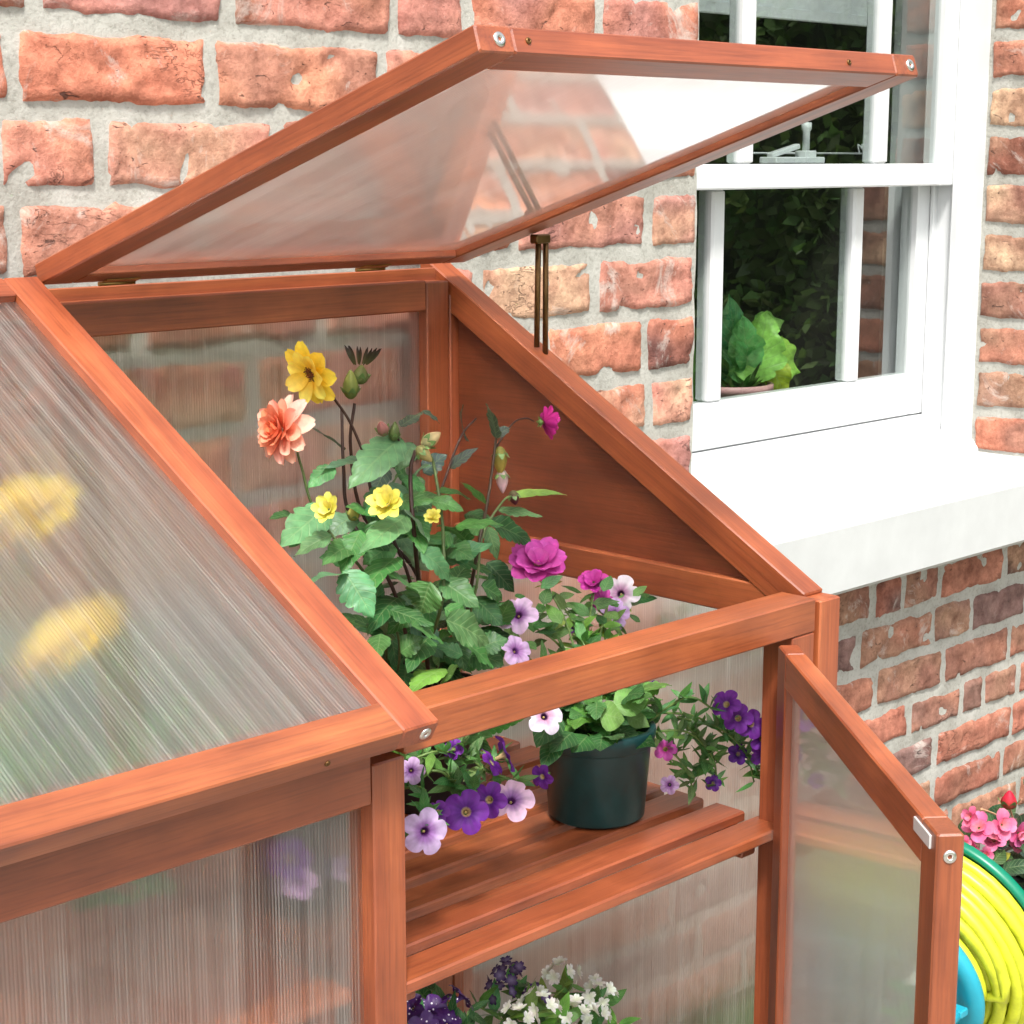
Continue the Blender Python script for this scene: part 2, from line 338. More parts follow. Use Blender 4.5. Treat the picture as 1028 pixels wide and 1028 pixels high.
# ================================================================== HOUSE
WY=.5835                                      # face of the wall
X0,X1=1.047,1.985                             # window opening
ZS=-.200                                      # underside of the stone sill
ZT=1.12                                       # top of the opening
house=thing('brick_house','old red brick house wall with a white sash window','house',(1.5,WY,GROUND))
PAL=[(.57,.38,.25),(.51,.20,.13),(.56,.25,.17),(.46,.20,.16),(.56,.245,.15),(.40,.185,.16),(.54,.235,.18),(.52,.195,.125),(.50,.28,.19),(.38,.18,.13)]
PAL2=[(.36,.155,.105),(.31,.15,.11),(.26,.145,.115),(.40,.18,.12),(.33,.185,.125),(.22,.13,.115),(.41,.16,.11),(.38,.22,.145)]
def brick(mb,o,u,v,nrm,wd,ht,pal,cell=.0068):
    """one worn brick face: o = lower left corner, bulging along nrm; its sunken rim is buried in the mortar"""
    o=V(o);u=V(u);v=V(v);nrm=V(nrm)
    nu=max(6,int(wd/cell)); nv=max(5,int(ht/cell)); sd=V((random.uniform(0,99),random.uniform(0,99),random.uniform(0,99)))
    base=V(random.choice(pal))*random.uniform(.86,1.12); alt=V(random.choice(pal))
    if random.random()<.10: base=base*.55
    rad=random.uniform(.002,.008); lift=random.uniform(-.0010,.0018); tilt=random.uniform(-.01,.01)
    ids=[]
    for j in range(nv+1):
        row=[]
        for i in range(nu+1):
            a=wd*i/nu; b=ht*j/nv
            q=sd+V((a*22,b*22,0)); q2=sd+V((a*60,b*60,5))
            q3=sd+V((a*150,b*150,11)); du=noise.noise(q+V((7,0,0)))*.004+noise.noise(q2)*.0022+noise.noise(q3)*.0016; dv=noise.noise(q+V((0,9,0)))*.0045+noise.noise(q2+V((3,3,3)))*.0022+noise.noise(q3+V((3,0,5)))*.0016
            # distance to a rounded-corner outline
            ex=min(a,wd-a); ez=min(b,ht-b)
            if ex<rad and ez<rad: d=rad-math.hypot(rad-ex,rad-ez)
            else: d=min(ex,ez)
            d=max(0,d-.001+noise.noise(q2+V((1,8,2)))*.0035)
            t=min(1,d/.0034); t=t*t*(3-2*t)
            hgt=-.003+.0092*t+lift+tilt*(a-wd/2)*.3+noise.noise(q)*.0010+noise.noise(q2)*.0005+noise.noise(q3)*.0004+noise.noise(sd+V((a*14,b*75,60)))*.0012
            chip=noise.noise(sd+V((a*38,b*38,20)))
            if chip>.40: hgt-=(chip-.40)*.024
            mixf=max(0,min(1,.5+1.5*noise.noise(sd+V((a*13,b*18,40)))))
            c=base.lerp(alt,mixf*.85)*(1+.34*noise.noise(q2+V((4,4,4)))+.2*noise.noise(sd+V((a*12,b*60,80))))
            row.append(mb.vert(o+u*(a+du)+v*(b+dv)+nrm*hgt,(a,b,0),c))
        ids.append(row)
    for j in range(nv):
        for i in range(nu): mb.face((ids[j][i],ids[j][i+1],ids[j+1][i+1],ids[j+1][i]),0,True)
mb=MB()
J=[.544,.462,.381,.297,.215,.134,.055,-.022,-.1,-.165,-.232,-.305,-.379,-.454,-.525,-.598,-.672,-.745,-.82]
Zs=[.544+.079*k for k in range(14,0,-1)]+J          # joint lines, from the top down
JOIN={.622:[.134,.363,.539,.647,.85],.544:[.029,.258,.49,.73,.93],.462:[.124,.34,.57,.80],.381:[.021,.24,.47,.701,.949],.297:[.16,.40,.637,.847],.215:[.08,.30,.53,.754,.944],
      -.232:[1.37,1.50,1.587,1.695,1.90],-.305:[1.245,1.466,1.68,1.80,1.98],-.379:[1.29,1.515,1.715,1.93],-.454:[1.36,1.62,1.78,1.85],-.525:[1.30,1.46,1.70,1.95]}
def course(mb,zt,zb,xa,xb,pal,known=()):
    """bricks of one course between xa and xb"""
    g=.0105
    js=sorted(x for x in known if xa+.05<x<xb-.05)
    pts=[xa]
    if js:
        x=js[0]; pre=[]
        while x-xa>.30: x-=random.choice((.226,.226,.118)); pre.append(x)
        pts+=sorted(pre)+js; x=js[-1]
    else: x=xa+random.choice((.11,.17,.22)); pts.append(x)
    while xb-x>.31:
        x+=random.choice((.226,.226,.226,.116)); pts.append(x)
    pts.append(xb)
    pts=[p for k,p in enumerate(pts) if k==0 or p-pts[k-1]>.03]
    for a,b in zip(pts,pts[1:]):
        l=g*random.uniform(.7,1.25)
        brick(mb,(a+l/2,WY,zb+g*random.uniform(.35,.62)),(1,0,0),(0,0,1),(0,-1,0),b-a-l,zt-zb-g*random.uniform(.85,1.2),pal)
for zt,zb in zip(Zs,Zs[1:]):
    kn=JOIN.get(round(zt,3),())
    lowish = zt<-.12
    if zb>=ZT-.03: course(mb,zt,zb,-1.3,3.1,PAL)
    elif zt>ZS+.01:
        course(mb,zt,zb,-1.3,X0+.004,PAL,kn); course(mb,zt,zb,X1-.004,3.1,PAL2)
    else:
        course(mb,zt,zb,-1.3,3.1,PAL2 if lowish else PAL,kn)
    if ZS+.06<zt and zb<ZT:                         # brick ends in the two reveals
        ra=.012
        brick(mb,(X1,WY+.006+.112,zb+.006),(0,-1,0),(0,0,1),(-1,0,0),.112,zt-zb-.012,PAL2+PAL[:3],.006)
        brick(mb,(X0,WY+.006,zb+.006),(0,1,0),(0,0,1),(1,0,0),.112,zt-zb-.012,PAL)
# mortar bed: an uneven sheet between the bricks
def mortar(mb,o,u,v,nrm,wd,ht,cell=.014):
    o=V(o);u=V(u);v=V(v);nrm=V(nrm); nu=max(1,int(wd/cell)); nv=max(1,int(ht/cell)); ids=[]
    for j in range(nv+1):
        row=[]
        for i in range(nu+1):
            p=o+u*(wd*i/nu)+v*(ht*j/nv)
            row.append(mb.vert(p+nrm*(.0028+noise.noise(p*16)*.0022+noise.noise(p*45)*.0014)))
        ids.append(row)
    for j in range(nv):
        for i in range(nu): mb.face((ids[j][i],ids[j][i+1],ids[j+1][i+1],ids[j+1][i]),1,True)
B=(0,0,1)
mortar(mb,(-1.3,WY,GROUND),(1,0,0),B,(0,-1,0),X0+1.3,ZT-GROUND)
mortar(mb,(X1,WY,GROUND),(1,0,0),B,(0,-1,0),3.1-X1,ZT-GROUND)
mortar(mb,(X0,WY,GROUND),(1,0,0),B,(0,-1,0),X1-X0,ZS-GROUND+.02)
mortar(mb,(-1.3,WY,ZT),(1,0,0),B,(0,-1,0),4.4,Zs[0]-ZT)
mortar(mb,(X1,WY+.13,ZS),(0,-1,0),B,(-1,0,0),.13,ZT-ZS)
mortar(mb,(X0,WY,ZS),(0,1,0),B,(1,0,0),.13,ZT-ZS)
for bx in ((-1.3,X0-.006,GROUND,Zs[0]),(X1+.006,3.1,GROUND,Zs[0]),(X0-.006,X1+.006,GROUND,ZS-.005),(X0-.006,X1+.006,ZT+.01,Zs[0])):
    bar(mb,(bx[0],WY+.17,(bx[2]+bx[3])/2),(bx[1],WY+.17,(bx[2]+bx[3])/2),.32,bx[3]-bx[2],c=.001,mi=1)
mb.build('wall',[BRICK,MORTAR],house)
# room behind the window
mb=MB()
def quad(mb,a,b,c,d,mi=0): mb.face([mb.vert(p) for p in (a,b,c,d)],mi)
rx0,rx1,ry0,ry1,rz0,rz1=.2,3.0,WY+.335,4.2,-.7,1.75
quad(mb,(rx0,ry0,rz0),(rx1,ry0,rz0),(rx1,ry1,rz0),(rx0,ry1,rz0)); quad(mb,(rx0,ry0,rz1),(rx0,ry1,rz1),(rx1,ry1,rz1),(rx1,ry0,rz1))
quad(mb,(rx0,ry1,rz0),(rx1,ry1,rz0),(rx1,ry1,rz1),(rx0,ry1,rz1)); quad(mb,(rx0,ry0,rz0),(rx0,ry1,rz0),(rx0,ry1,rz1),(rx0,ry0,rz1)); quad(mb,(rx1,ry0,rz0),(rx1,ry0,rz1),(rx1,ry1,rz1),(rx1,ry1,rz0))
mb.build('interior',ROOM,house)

# ---- sash window
mb=MB()
def bx(mb,x0,x1,y0,y1,z0,z1,c=.002,mi=0):
    bar(mb,((x0+x1)/2,(y0+y1)/2,z0),((x0+x1)/2,(y0+y1)/2,z1),abs(x1-x0),abs(y1-y0),up=(0,1,0),c=c,mi=mi,col=(1,1,1))
FY=.705; XR=1.921; XL=1.111
bx(mb,XR-.014,X1+.012,FY,FY+.018,-.13,ZT+.02,.003)           # outer lining right
bx(mb,X0-.012,XL+.014,FY,FY+.018,-.13,ZT+.02,.003)
bx(mb,XR+.0,X1+.010,FY+.0185,.86,-.13,ZT+.018,.002)          # box side right (pulley stile)
bx(mb,X0-.010,XL,FY+.0185,.86,-.13,ZT+.018,.002)
bx(mb,XR-.012,XR+.003,.757,.765,-.03,ZT,.002)                # parting beads
bx(mb,XL-.003,XL+.012,.757,.765,-.03,ZT,.002)
bar(mb,(XL,.78,ZT),(XR,.78,ZT),.15,.04)
win=mb.build('window',WHITE,house); win['label']='white painted timber sash window with margin panes'
# timber sill, sloping
mb=MB()
pr=[(.80,-.028),(.752,-.030),(.690,-.088),(.690,-.125),(.80,-.125)]
for x in (X0+.002,X1-.002): [mb.vert((x,y,z),col=(1,1,1)) for y,z in pr]
mb.face((0,1,2,3,4)); mb.face((9,8,7,6,5))
for i in range(5): mb.face((i,(i+1)%5+0,(i+1)%5+5,i+5)[::-1])
mb.build('timber_sill',WHITE,win)
mb=MB(); bar(mb,(.985,.605,-.148),(2.16,.605,-.148),.264,.104,c=.006,col=(1,1,1)); mb.build('stone_sill',SILLM,win)
def sash(name,y,x0,x1,zb,zt,stile,bot,top,bars,front):
    mb=MB(); t=.036
    bx(mb,x0,x0+stile,y,y+t,zb,zt); bx(mb,x1-stile,x1,y,y+t,zb,zt)
    bar(mb,(x0+stile,y+t/2,zb+bot/2),(x1-stile,y+t/2,zb+bot/2),t-.001,bot,c=.0025,col=(1,1,1))
    bar(mb,(x0+stile,y+t/2,zt-top/2),(x1-stile,y+t/2,zt-top/2),t-.001,top,c=.0025,col=(1,1,1))
    for a,b in bars: bx(mb,a,b,y+.002,y+t-.002,zb+bot,zt-top,.004)
    s=mb.build(name,WHITE,win)
    xs=[x0+stile]+[q for ab in bars for q in ab]+[x1-stile]
    for a,b in zip(xs[::2],xs[1::2]):
        mb=MB(); bar(mb,((a+b)/2,y+.014,zb+bot-.004),((a+b)/2,y+.014,zt-top+.004),b-a+.008,.004,up=(0,1,0),c=.0003,col=(1,1,1)); mb.build('pane',GLASS,win)
    return s
sash('upper_sash',.722,XL+.003,XR-.003,.371,ZT-.02,.049,.037,.05,[(1.326,1.357),(1.682,1.714)],True)
sash('lower_sash',.766,XL+.003,XR-.003,-.027,.408,.043,.072,.037,[(1.316,1.347),(1.688,1.717)],False)
# catch on the meeting rail
p=at(829,150,.79)
mb=MB(); bar(mb,(1.47,.785,.414),(1.60,.785,.414),.034,.010,col=(1,1,1)); bar(mb,(1.555,.785,.419),(1.585,.785,.419),.022,.02,col=(1,1,1)); lathe(mb,[(.006,0),(.006,.03),(.0085,.034),(.0085,.044),(0,.045)],(1.57,.785,.429),n=16)
bar(mb,(1.475,.785,.421),(1.55,.787,.436),.012,.008,col=(1,1,1)); mb.build('sash_lock',WHITE,win)
# blind inside
mb=MB(); nx=60
for j in range(3):
    for i in range(nx+1):
        x=1.15+.73*i/nx; mb.vert((x,.86+.006*math.sin(x*70),.655+.23*j))
for j in range(2):
    for i in range(nx): a=j*(nx+1)+i; mb.face((a,a+1,a+nx+2,a+nx+1),0,True)
bar(mb,(1.15,.862,.648),(1.88,.862,.648),.012,.018,col=(1,1,1))
bl=mb.build('window_blind',FABRIC); tag(bl,'white fabric blind hanging inside the top of the sash window','blind')
mb=MB(); tube(mb,[(1.42,.84,.425),(1.87,.84,.425)],.0018,n=6)
for k in range(5): tube(mb,curve([(1.80+.012*k,.84,.425),(1.81+.012*k,.85,.44),(1.82+.012*k,.84,.425)],5),.0015,n=6)
hr=mb.build('wire_rail',WHITE); tag(hr,'thin white wire rail behind the window meeting rail','wire rail')

# ================================================================== COLD FRAME
cf=thing('cold_frame','reddish stained timber cold frame with ribbed clear panels, right lid propped open','cold frame',(0,.27,GROUND))
SL=.5586; TH0=math.atan(.566)
def part(name,fn,m=WOOD,parent=None):
    mb=MB(); fn(mb); return mb.build(name,m,parent or cf)
def vpost(name,x0,x1,y0,y1,zb,zt):
    return part(name,lambda mb: bar(mb,((x0+x1)/2,(y0+y1)/2,zb),((x0+x1)/2,(y0+y1)/2,zt),x1-x0,y1-y0,up=(0,1,0)))
LX=-.5455-.03                                   # left outer side
vpost('post',-.0326,0,0.0005,.034,GROUND+.001,-.0335)       # centre front
vpost('post',.4953,.5306,.0005,.036,GROUND+.001,-.0335)     # right front
vpost('post',.537,.570,-.001,.036,GROUND+.001,-.004)        # right side frame, front
vpost('post',LX,LX+.033,-.001,.036,GROUND+.001,-.004)
vpost('post',LX+.0345,LX+.069,.0005,.036,GROUND+.001,-.0335)
vpost('post',.5018,.5355,.5205,.553,GROUND+.001,.2805)       # right rear
vpost('post',.537,.570,.5205,.553,GROUND+.001,.265)
vpost('post',-.033,0.0,.5205,.553,GROUND+.001,.2805)
vpost('post',LX,LX+.033,.5205,.553,GROUND+.001,.265)
part('front_rail',lambda mb:(bar(mb,(-.0005,.0205,-.0165),(.5306,.0205,-.0165),.041,.033),))
part('front_rail',lambda mb:(bar(mb,(LX+.0345,.0205,-.0325),(-.0335,.0205,-.0325),.039,.065),))
part('front_rail',lambda mb:(bar(mb,(LX+.0345,.0195,-.0165+.0),(-.0012,.0195,-.0165),.0370,.0326),)) if False else None
part('bottom_rail',lambda mb: bar(mb,(LX+.07,.018,-.76),(-.034,.018,-.76),.03,.05))
part('rear_rail',lambda mb: bar(mb,(.0005,.5315,.265),(.5012,.5315,.265),.021,.034))
part('hinge_rail',lambda mb: bar(mb,(.001,.5451,.287),(.5355,.5451,.287),.005,.015,c=.001))
part('rear_rail',lambda mb: bar(mb,(LX+.034,.5315,.265),(-.0335,.5315,.265),.021,.034))
part('rear_rail',lambda mb: bar(mb,(LX+.034,.5315,-.76),(.5012,.5315,-.76),.021,.05))
def rafter(x0,x1,yb=.565):
    d=V((0,1,SL)).normalized(); nrm=V((0,-SL,1)).normalized(); h=.032
    a=V(((x0+x1)/2,.003,(.003-.02)*SL))-nrm*h/2; b=V(((x0+x1)/2,yb,(yb-.02)*SL))-nrm*h/2
    return part('rafter',lambda mb: bar(mb,a+d*.018,b,x1-x0,h,up=nrm,cut1=SL))
rafter(.5385,.5695); rafter(-.033,-.002,.545); rafter(LX,LX+.031)
part('side_rail',lambda mb: bar(mb,(.5535,.037,-.0175),(.5535,.5195,-.0175),.028,.035))
part('side_rail',lambda mb: bar(mb,(.5535,.037,-.76),(.5535,.5195,-.76),.028,.05))
part('side_rail',lambda mb: bar(mb,(LX+.0165,.037,-.0175),(LX+.0165,.5195,-.0175),.028,.035))
part('side_rail',lambda mb: bar(mb,(LX+.0165,.037,-.76),(LX+.0165,.5195,-.76),.028,.05))
def gable(mb,x):
    t=.012; pts=[(.030,-.010),(.5195,-.010),(.5195,.265),(.055,.0065)]
    for s in (0,t):
        for y,z in pts: mb.vert((x+s,y,z),(y,z+x,s),(.62,.58,.58))
    mb.face((3,2,1,0)); mb.face((4,5,6,7))
    for i in range(4): mb.face((i,(i+1)%4,(i+1)%4+4,i+4))
part('gable_panel',lambda mb: gable(mb,.549)); part('gable_panel',lambda mb: gable(mb,LX+.010))
def pane(name,p0,p1,wd,up,parent=None,t=.004):
    mb=MB(); bar(mb,p0,p1,wd,t,up=up,c=.0003,col=(1,1,1)); return mb.build(name,POLY,parent or cf)
pane('rear_pane',(.251,.5365,-.735),(.251,.5365,.254),.51,(0,1,0))
pane('rear_pane',(-.291,.5365,-.735),(-.291,.5365,.254),.52,(0,1,0))
pane('front_pane',(-.2875,.0175,-.735),(-.2875,.0175,-.055),.512,(0,1,0))
pane('side_pane',(.5545,.278,-.735),(.5545,.278,-.030),.492,(1,0,0))
pane('side_pane',(LX+.0155,.278,-.735),(LX+.0155,.278,-.030),.492,(1,0,0))
# slatted shelves on bearers
def shelf(x0,x1,z,n=9,y0=.0235):
    mb=MB()
    for k in range(n):
        y=y0+k*.0525
        if y>.515: break
        bar(mb,(x0,y,z-.0055),(x1,y,z-.0055),.0375,.011,c=.0018)
    s=mb.build('shelf',WOOD,cf)
    for x in (x0+.03,x1-.02):
        mb=MB(); bar(mb,(x,.037,z-.0240),(x,.519,z-.0240),.022,.0255); mb.build('bearer',WOOD,s)
    return s
shelf(-.0001+.001,.503,-.223); shelf(LX+.036,-.034,-.223,9,.045); shelf(.001,.503,-.60); shelf(LX+.036,-.034,-.60,9,.045)
# lids
def screw(parent,p,d,r=.0052,m=STEEL):
    mb=MB(); lathe(mb,[(r*1.15,-.001),(r*1.15,.0005),(r*1.0,.0012),(r*.55,.0014),(r*.42,.0010),(r*.36,-.002),(0,-.002)],p,d,n=20); mb.build('screw',m,parent)
def lid(x0,x1,P,dl,nrm,Ln,t,hinges,sag=.002):
    """P = rear bottom edge, dl towards the front, nrm = up out of the lid"""
    P=V(P);dl=V(dl).normalized();nrm=V(nrm).normalized(); ws=.0355
    c=lambda x,l,n_: V((x,0,0))+V((0,P.y,P.z))+dl*l+nrm*n_
    mb=MB()
    bar(mb,c(x0+ws/2,0,t/2),c(x0+ws/2,Ln,t/2),ws,t,up=nrm); bar(mb,c(x1-ws/2,0,t/2),c(x1-ws/2,Ln,t/2),ws,t,up=nrm)
    bar(mb,c(x0+ws,.014,t/2),c(x1-ws,.014,t/2),.028,t-.0004,up=nrm); bar(mb,c(x0+ws,Ln-.0165,t/2),c(x1-ws,Ln-.0165,t/2),.033,t-.0004,up=nrm)
    o=mb.build('lid',WOOD,cf)
    mb=MB(); la,lb=.024,Ln-.030; W2=(x1-x0-2*ws+.006)/2; xm=(x0+x1)/2; rows=[]; off=random.uniform(0,9)
    for i in range(25):                                    # flexible sheet, sagging a little between the rails
        q=i/24; sg=-sag*4*q*(1-q); l=la+(lb-la)*q
        rows.append([mb.vert(c(xm+a,l,t*.5+sg+b),(off+l,a+3,b)) for a,b in ((-W2,-.002),(W2,-.002),(W2,.002),(-W2,.002),(-W2,-.002),(W2,-.002),(W2,.002),(-W2,.002))])
    for A,B_ in zip(rows,rows[1:]):
        mb.face((A[0],A[1],B_[1],B_[0]),0,True); mb.face((A[3],B_[3],B_[2],A[2]),0,True)      # the two skins
        mb.face((A[5],A[6],B_[6],B_[5])); mb.face((A[7],A[4],B_[4],B_[7]))
    mb.face(rows[0][4:][::-1]); mb.face(rows[-1][4:]); mb.build('pane',MILKY,o,raw=True)
    for x in (x0+.0215,x1-.011): screw(o,c(x,Ln,t/2),dl,.0048,STEEL)
    screw(o,c(x1-.105,Ln,t*.45),dl,.0022,BRONZE); screw(o,c(x0+.05,Ln,t*.5),dl,.0022,BRONZE)
    for x in hinges:
        mb=MB(); tube(mb,[c(x-.02,-.003,-.001),c(x+.02,-.003,-.001)],.0022,n=10); bar(mb,c(x-.019,.005,-.0006),c(x+.019,.005,-.0006),.012,.0012,up=nrm,c=.0003)
        mb.build('hinge',BRASS,o)
    return o
ns=V((0,-math.sin(TH0),math.cos(TH0))); ds=V((0,-math.cos(TH0),-math.sin(TH0)))
FT=V((0,-.0383,.0026)); T=.0205
lid(-.5455,.0013,FT-ds*.6245-ns*T,ds,ns,.6245,T,(-.45,-.1)).name='lid'
TH=.3076; dl=V((0,-math.cos(TH),math.sin(TH))); nl=V((0,math.sin(TH),math.cos(TH)))
HP=V((0,.508,.301))
rl=lid(.0035,.5475,HP,dl,nl,.618,.0200,(.09,.41),.0012); rl['label']='propped open lid'
# stay: two bronzed flats
a=HP+dl*.118; 
mb=MB()
tube(mb,[V((.549,a.y-.003,a.z-.006)),V((.549,a.y-.001,.213))],.0032,n=8); tube(mb,[V((.5575,a.y-.006,a.z-.006)),V((.5575,a.y-.006,.205))],.0032,n=8)
bar(mb,(.540,a.y-.004,a.z-.006),(.562,a.y-.004,a.z-.006),.012,.010); st=mb.build('stay',BRONZE,cf)
# door, swung half open about the right front post
AD=-.711; dd=V((math.sin(AD),-math.cos(AD),0)); nn=V((math.cos(AD),math.sin(AD),0)); DP=V((.4695,-.0015,0)); DL=.4985; TD=.0195; DT=-.0345; DB=-.775
dc=lambda l,n_,z: DP+dd*l+nn*n_+V((0,0,z))
mb=MB()
bar(mb,dc(.0165,TD/2,DB),dc(.0165,TD/2,DT),.033,TD,up=nn); bar(mb,dc(DL-.017,TD/2,DB),dc(DL-.017,TD/2,DT),.034,TD,up=nn)
bar(mb,dc(.033,TD/2,DT-.0171),dc(DL-.034,TD/2,DT-.0171),TD-.0004,.0338); bar(mb,dc(.033,TD/2,DB+.02),dc(DL-.034,TD/2,DB+.02),TD-.0005,.04)
door=mb.build('door',WOOD,cf)
mb=MB(); bar(mb,dc(DL/2,TD*.5,DB+.03),dc(DL/2,TD*.5,DT-.03),DL-.062,.004,up=nn,c=.0003,col=(1,1,1)); mb.build('pane',DOORP,door)
mb=MB(); bar(mb,dc(DL-.049,-.0008,DT-.0095),dc(DL-.011,-.0008,DT-.0095),.0018,.0100,c=.0008); mb.build('catch_plate',ZINC,door)
screw(door,dc(DL,.0095,DT-.016),dd,.0042,STEEL)

# ================================================================== PLANT PIECES
def jit(c,k): return tuple(max(0,x*random.uniform(1-k,1+k)) for x in c)
def rv(): return V((random.uniform(-1,1),random.uniform(-1,1),random.uniform(-1,1)))
def leaf(mb,b,tip,nrm,W,col,fold=.25,droop=.15,lobes=0,n=9,wavy=.0):
    """one leaf blade from b to tip, W = full width; lobes = teeth along each side"""
    b=V(b);tip=V(tip); d=tip-b; Ln=d.length; d.normalize(); nrm=(V(nrm)-d*V(nrm).dot(d)).normalized(); x=d.cross(nrm)
    ph=random.uniform(0,6); ids=[]; twist=random.uniform(-.35,.35); side=random.uniform(-.12,.12)
    if lobes: n=max(n,lobes*6)
    tipc=jit(col,.12); KS=(-1,-.66,-.33,0,.33,.66,1)
    for i in range(n+1):
        t=i/n; wd=W/2*(math.sin(pi*min(1,t**.70))**.82)*(1.05-.25*t)
        wd=max(wd,Ln*.004); c0=b+d*(Ln*t)-nrm*(droop*Ln*(t*t-t*.55))+x*(side*Ln*t*(1-t))
        a=twist*t; xx=x*math.cos(a)+nrm*math.sin(a); nn_=nrm*math.cos(a)-x*math.sin(a)
        for k in KS:
            ak=abs(k); w2=wd
            if lobes and ak==1 and .06<t<.98:
                u=(t*lobes+.15*(k>0))%1.0; w2*=1.08-.30*max(0,(u-.62)/.38)**1.5-.10*(1-u)
            wob=(wavy*W+.018*W)*math.sin(ph+t*13+k*2.4)*ak*ak
            pk=.035*W*math.sin(t*7*2*pi-ak*5)*ak*(1-ak)            # quilting between the veins
            p=c0+xx*(k*w2)+nn_*(ak*w2*fold-(.22*w2*k*k)+wob+pk)+d*(ak*w2*.14)
            cc=tuple(q+(e-q)*t for q,e in zip(col,tipc)); sh=1+.12*math.sin(ph+t*5+k)
            ids.append(mb.vert(p,(t,k,0),tuple(q*sh for q in cc)))
    for i in range(n):
        for k in range(6):
            a=i*7+k; mb.face((ids[a],ids[a+1],ids[a+8],ids[a+7]),0,True)
def petal(mb,b,d,up,Ln,W,c0,c1,cup=.2,curl=0.,n=6,notch=0.,ruffle=0.):
    b=V(b); d=V(d).normalized(); up=(V(up)-d*V(up).dot(d)).normalized(); x=d.cross(up); ids=[]; ph=random.uniform(0,6)
    for i in range(n+1):
        t=i/n; wd=W/2*max(.12,(math.sin(pi*(.06+.80*t))**.8)); 
        if t>.93: wd*=.75
        for k in (-1,-.5,0,.5,1):
            l=Ln*t*(1-.10*abs(k)**2*t-(notch*(1-abs(k))*t**4))
            p=b+d*l+x*(k*wd)+up*(cup*wd*k*k+curl*Ln*t*t+ruffle*Ln*t*math.sin(ph+k*4.0+t*3))
            f=min(1,max(0,t*1.15)); st=1+(.10 if k in(-.5,.5) else -.03)
            ids.append(mb.vert(p,(t,k,0),tuple((a+(c-a)*f)*st for a,c in zip(c0,c1))))
    for i in range(n):
        for k in range(4):
            a=i*5+k; mb.face((ids[a],ids[a+1],ids[a+6],ids[a+5]),0,True)
def ring_frame(f):
    f=V(f).normalized(); _,x,y=frame_of(f); return f,x,y
def ball(mb,p,r,col,axis=(0,0,1),ln=1.,n=10,m=7,taper=0.,base=None):
    d,x,y=frame_of(axis); ids=[]
    for j in range(m+1):
        a=pi*j/m
        g=(math.cos(a)+1)/2; w_=math.sin(a)*r*(1-taper*g*g); cl=col if base is None else tuple(b0+(c0-b0)*min(1,g*1.5) for c0,b0 in zip(col,base))
        ids.append([mb.vert(V(p)+d*(math.cos(a)*r*ln)+(x*math.cos(2*pi*k/n)+y*math.sin(2*pi*k/n))*(w_*(1+(.09*taper)*(-1)**k)),(j/m,k/n,0),tuple(c*(1+.15*math.sin(k*2.1)) for c in cl)) for k in range(n)])
    for j in range(m):
        for k in range(n): mb.face((ids[j][k],ids[j+1][k],ids[j+1][(k+1)%n],ids[j][(k+1)%n]),0,True)
def petunia(p,f,D,cin,cmid,cout,parent,vein=.72,name='flower'):
    """funnel flower with five joined rounded lobes; p = centre of the face, f = the way it faces"""
    p=V(p); f,x,y=ring_frame(f); mb=MB(); R=D/2; n=50; rings=[]; ph=random.uniform(0,6)
    for rr,dep in ((.07,-.62),(.10,-.34),(.15,-.12),(.24,-.02),(.42,.03),(.62,.045),(.82,.03),(1.0,-.03)):
        ring=[]
        for k in range(n):
            a=2*pi*k/n; lobe=abs(math.sin(2.5*(a))); 
            r=R*rr*(1-(1-lobe**.55)*.30*max(0,(rr-.25)/.75)); 
            z=R*(dep+.09*rr*rr*math.sin(5*a+1.2)+.05*rr*math.sin(2*a+ph)+.035*rr*rr*math.sin(11*a+ph))
            if rr<.2: c=cin
            elif rr<.34: c=cmid
            else: 
                t=(rr-.34)/.66; c=tuple(m+(o-m)*min(1,t*2.2) for m,o in zip(cmid,cout))
            v=1-(1-vein)*(.5+.5*math.cos(5*(a)+pi))**6*(1-.6*rr)
            v*=1+.08*math.sin(15*a+ph)
            ring.append(mb.vert(p+x*(r*math.cos(a))+y*(r*math.sin(a))+f*z,(rr,a,0),tuple(q*v for q in c)))
        rings.append(ring)
    for A,B_ in zip(rings,rings[1:]):
        for i in range(n): mb.face((A[i],A[(i+1)%n],B_[(i+1)%n],B_[i]),0,True)
    o=mb.build(name,PETAL,parent)
    mb=MB(); tube(mb,[p-f*R*1.0,p-f*R*.55],.0012,.0028,n=8,col=(.16,.3,.07)); mb.build('calyx',STEM,o)
    mb=MB(); ball(mb,p-f*R*.2,R*.06,(.5,.38,.14)); mb.build('stamen',PETAL,o)
    return o
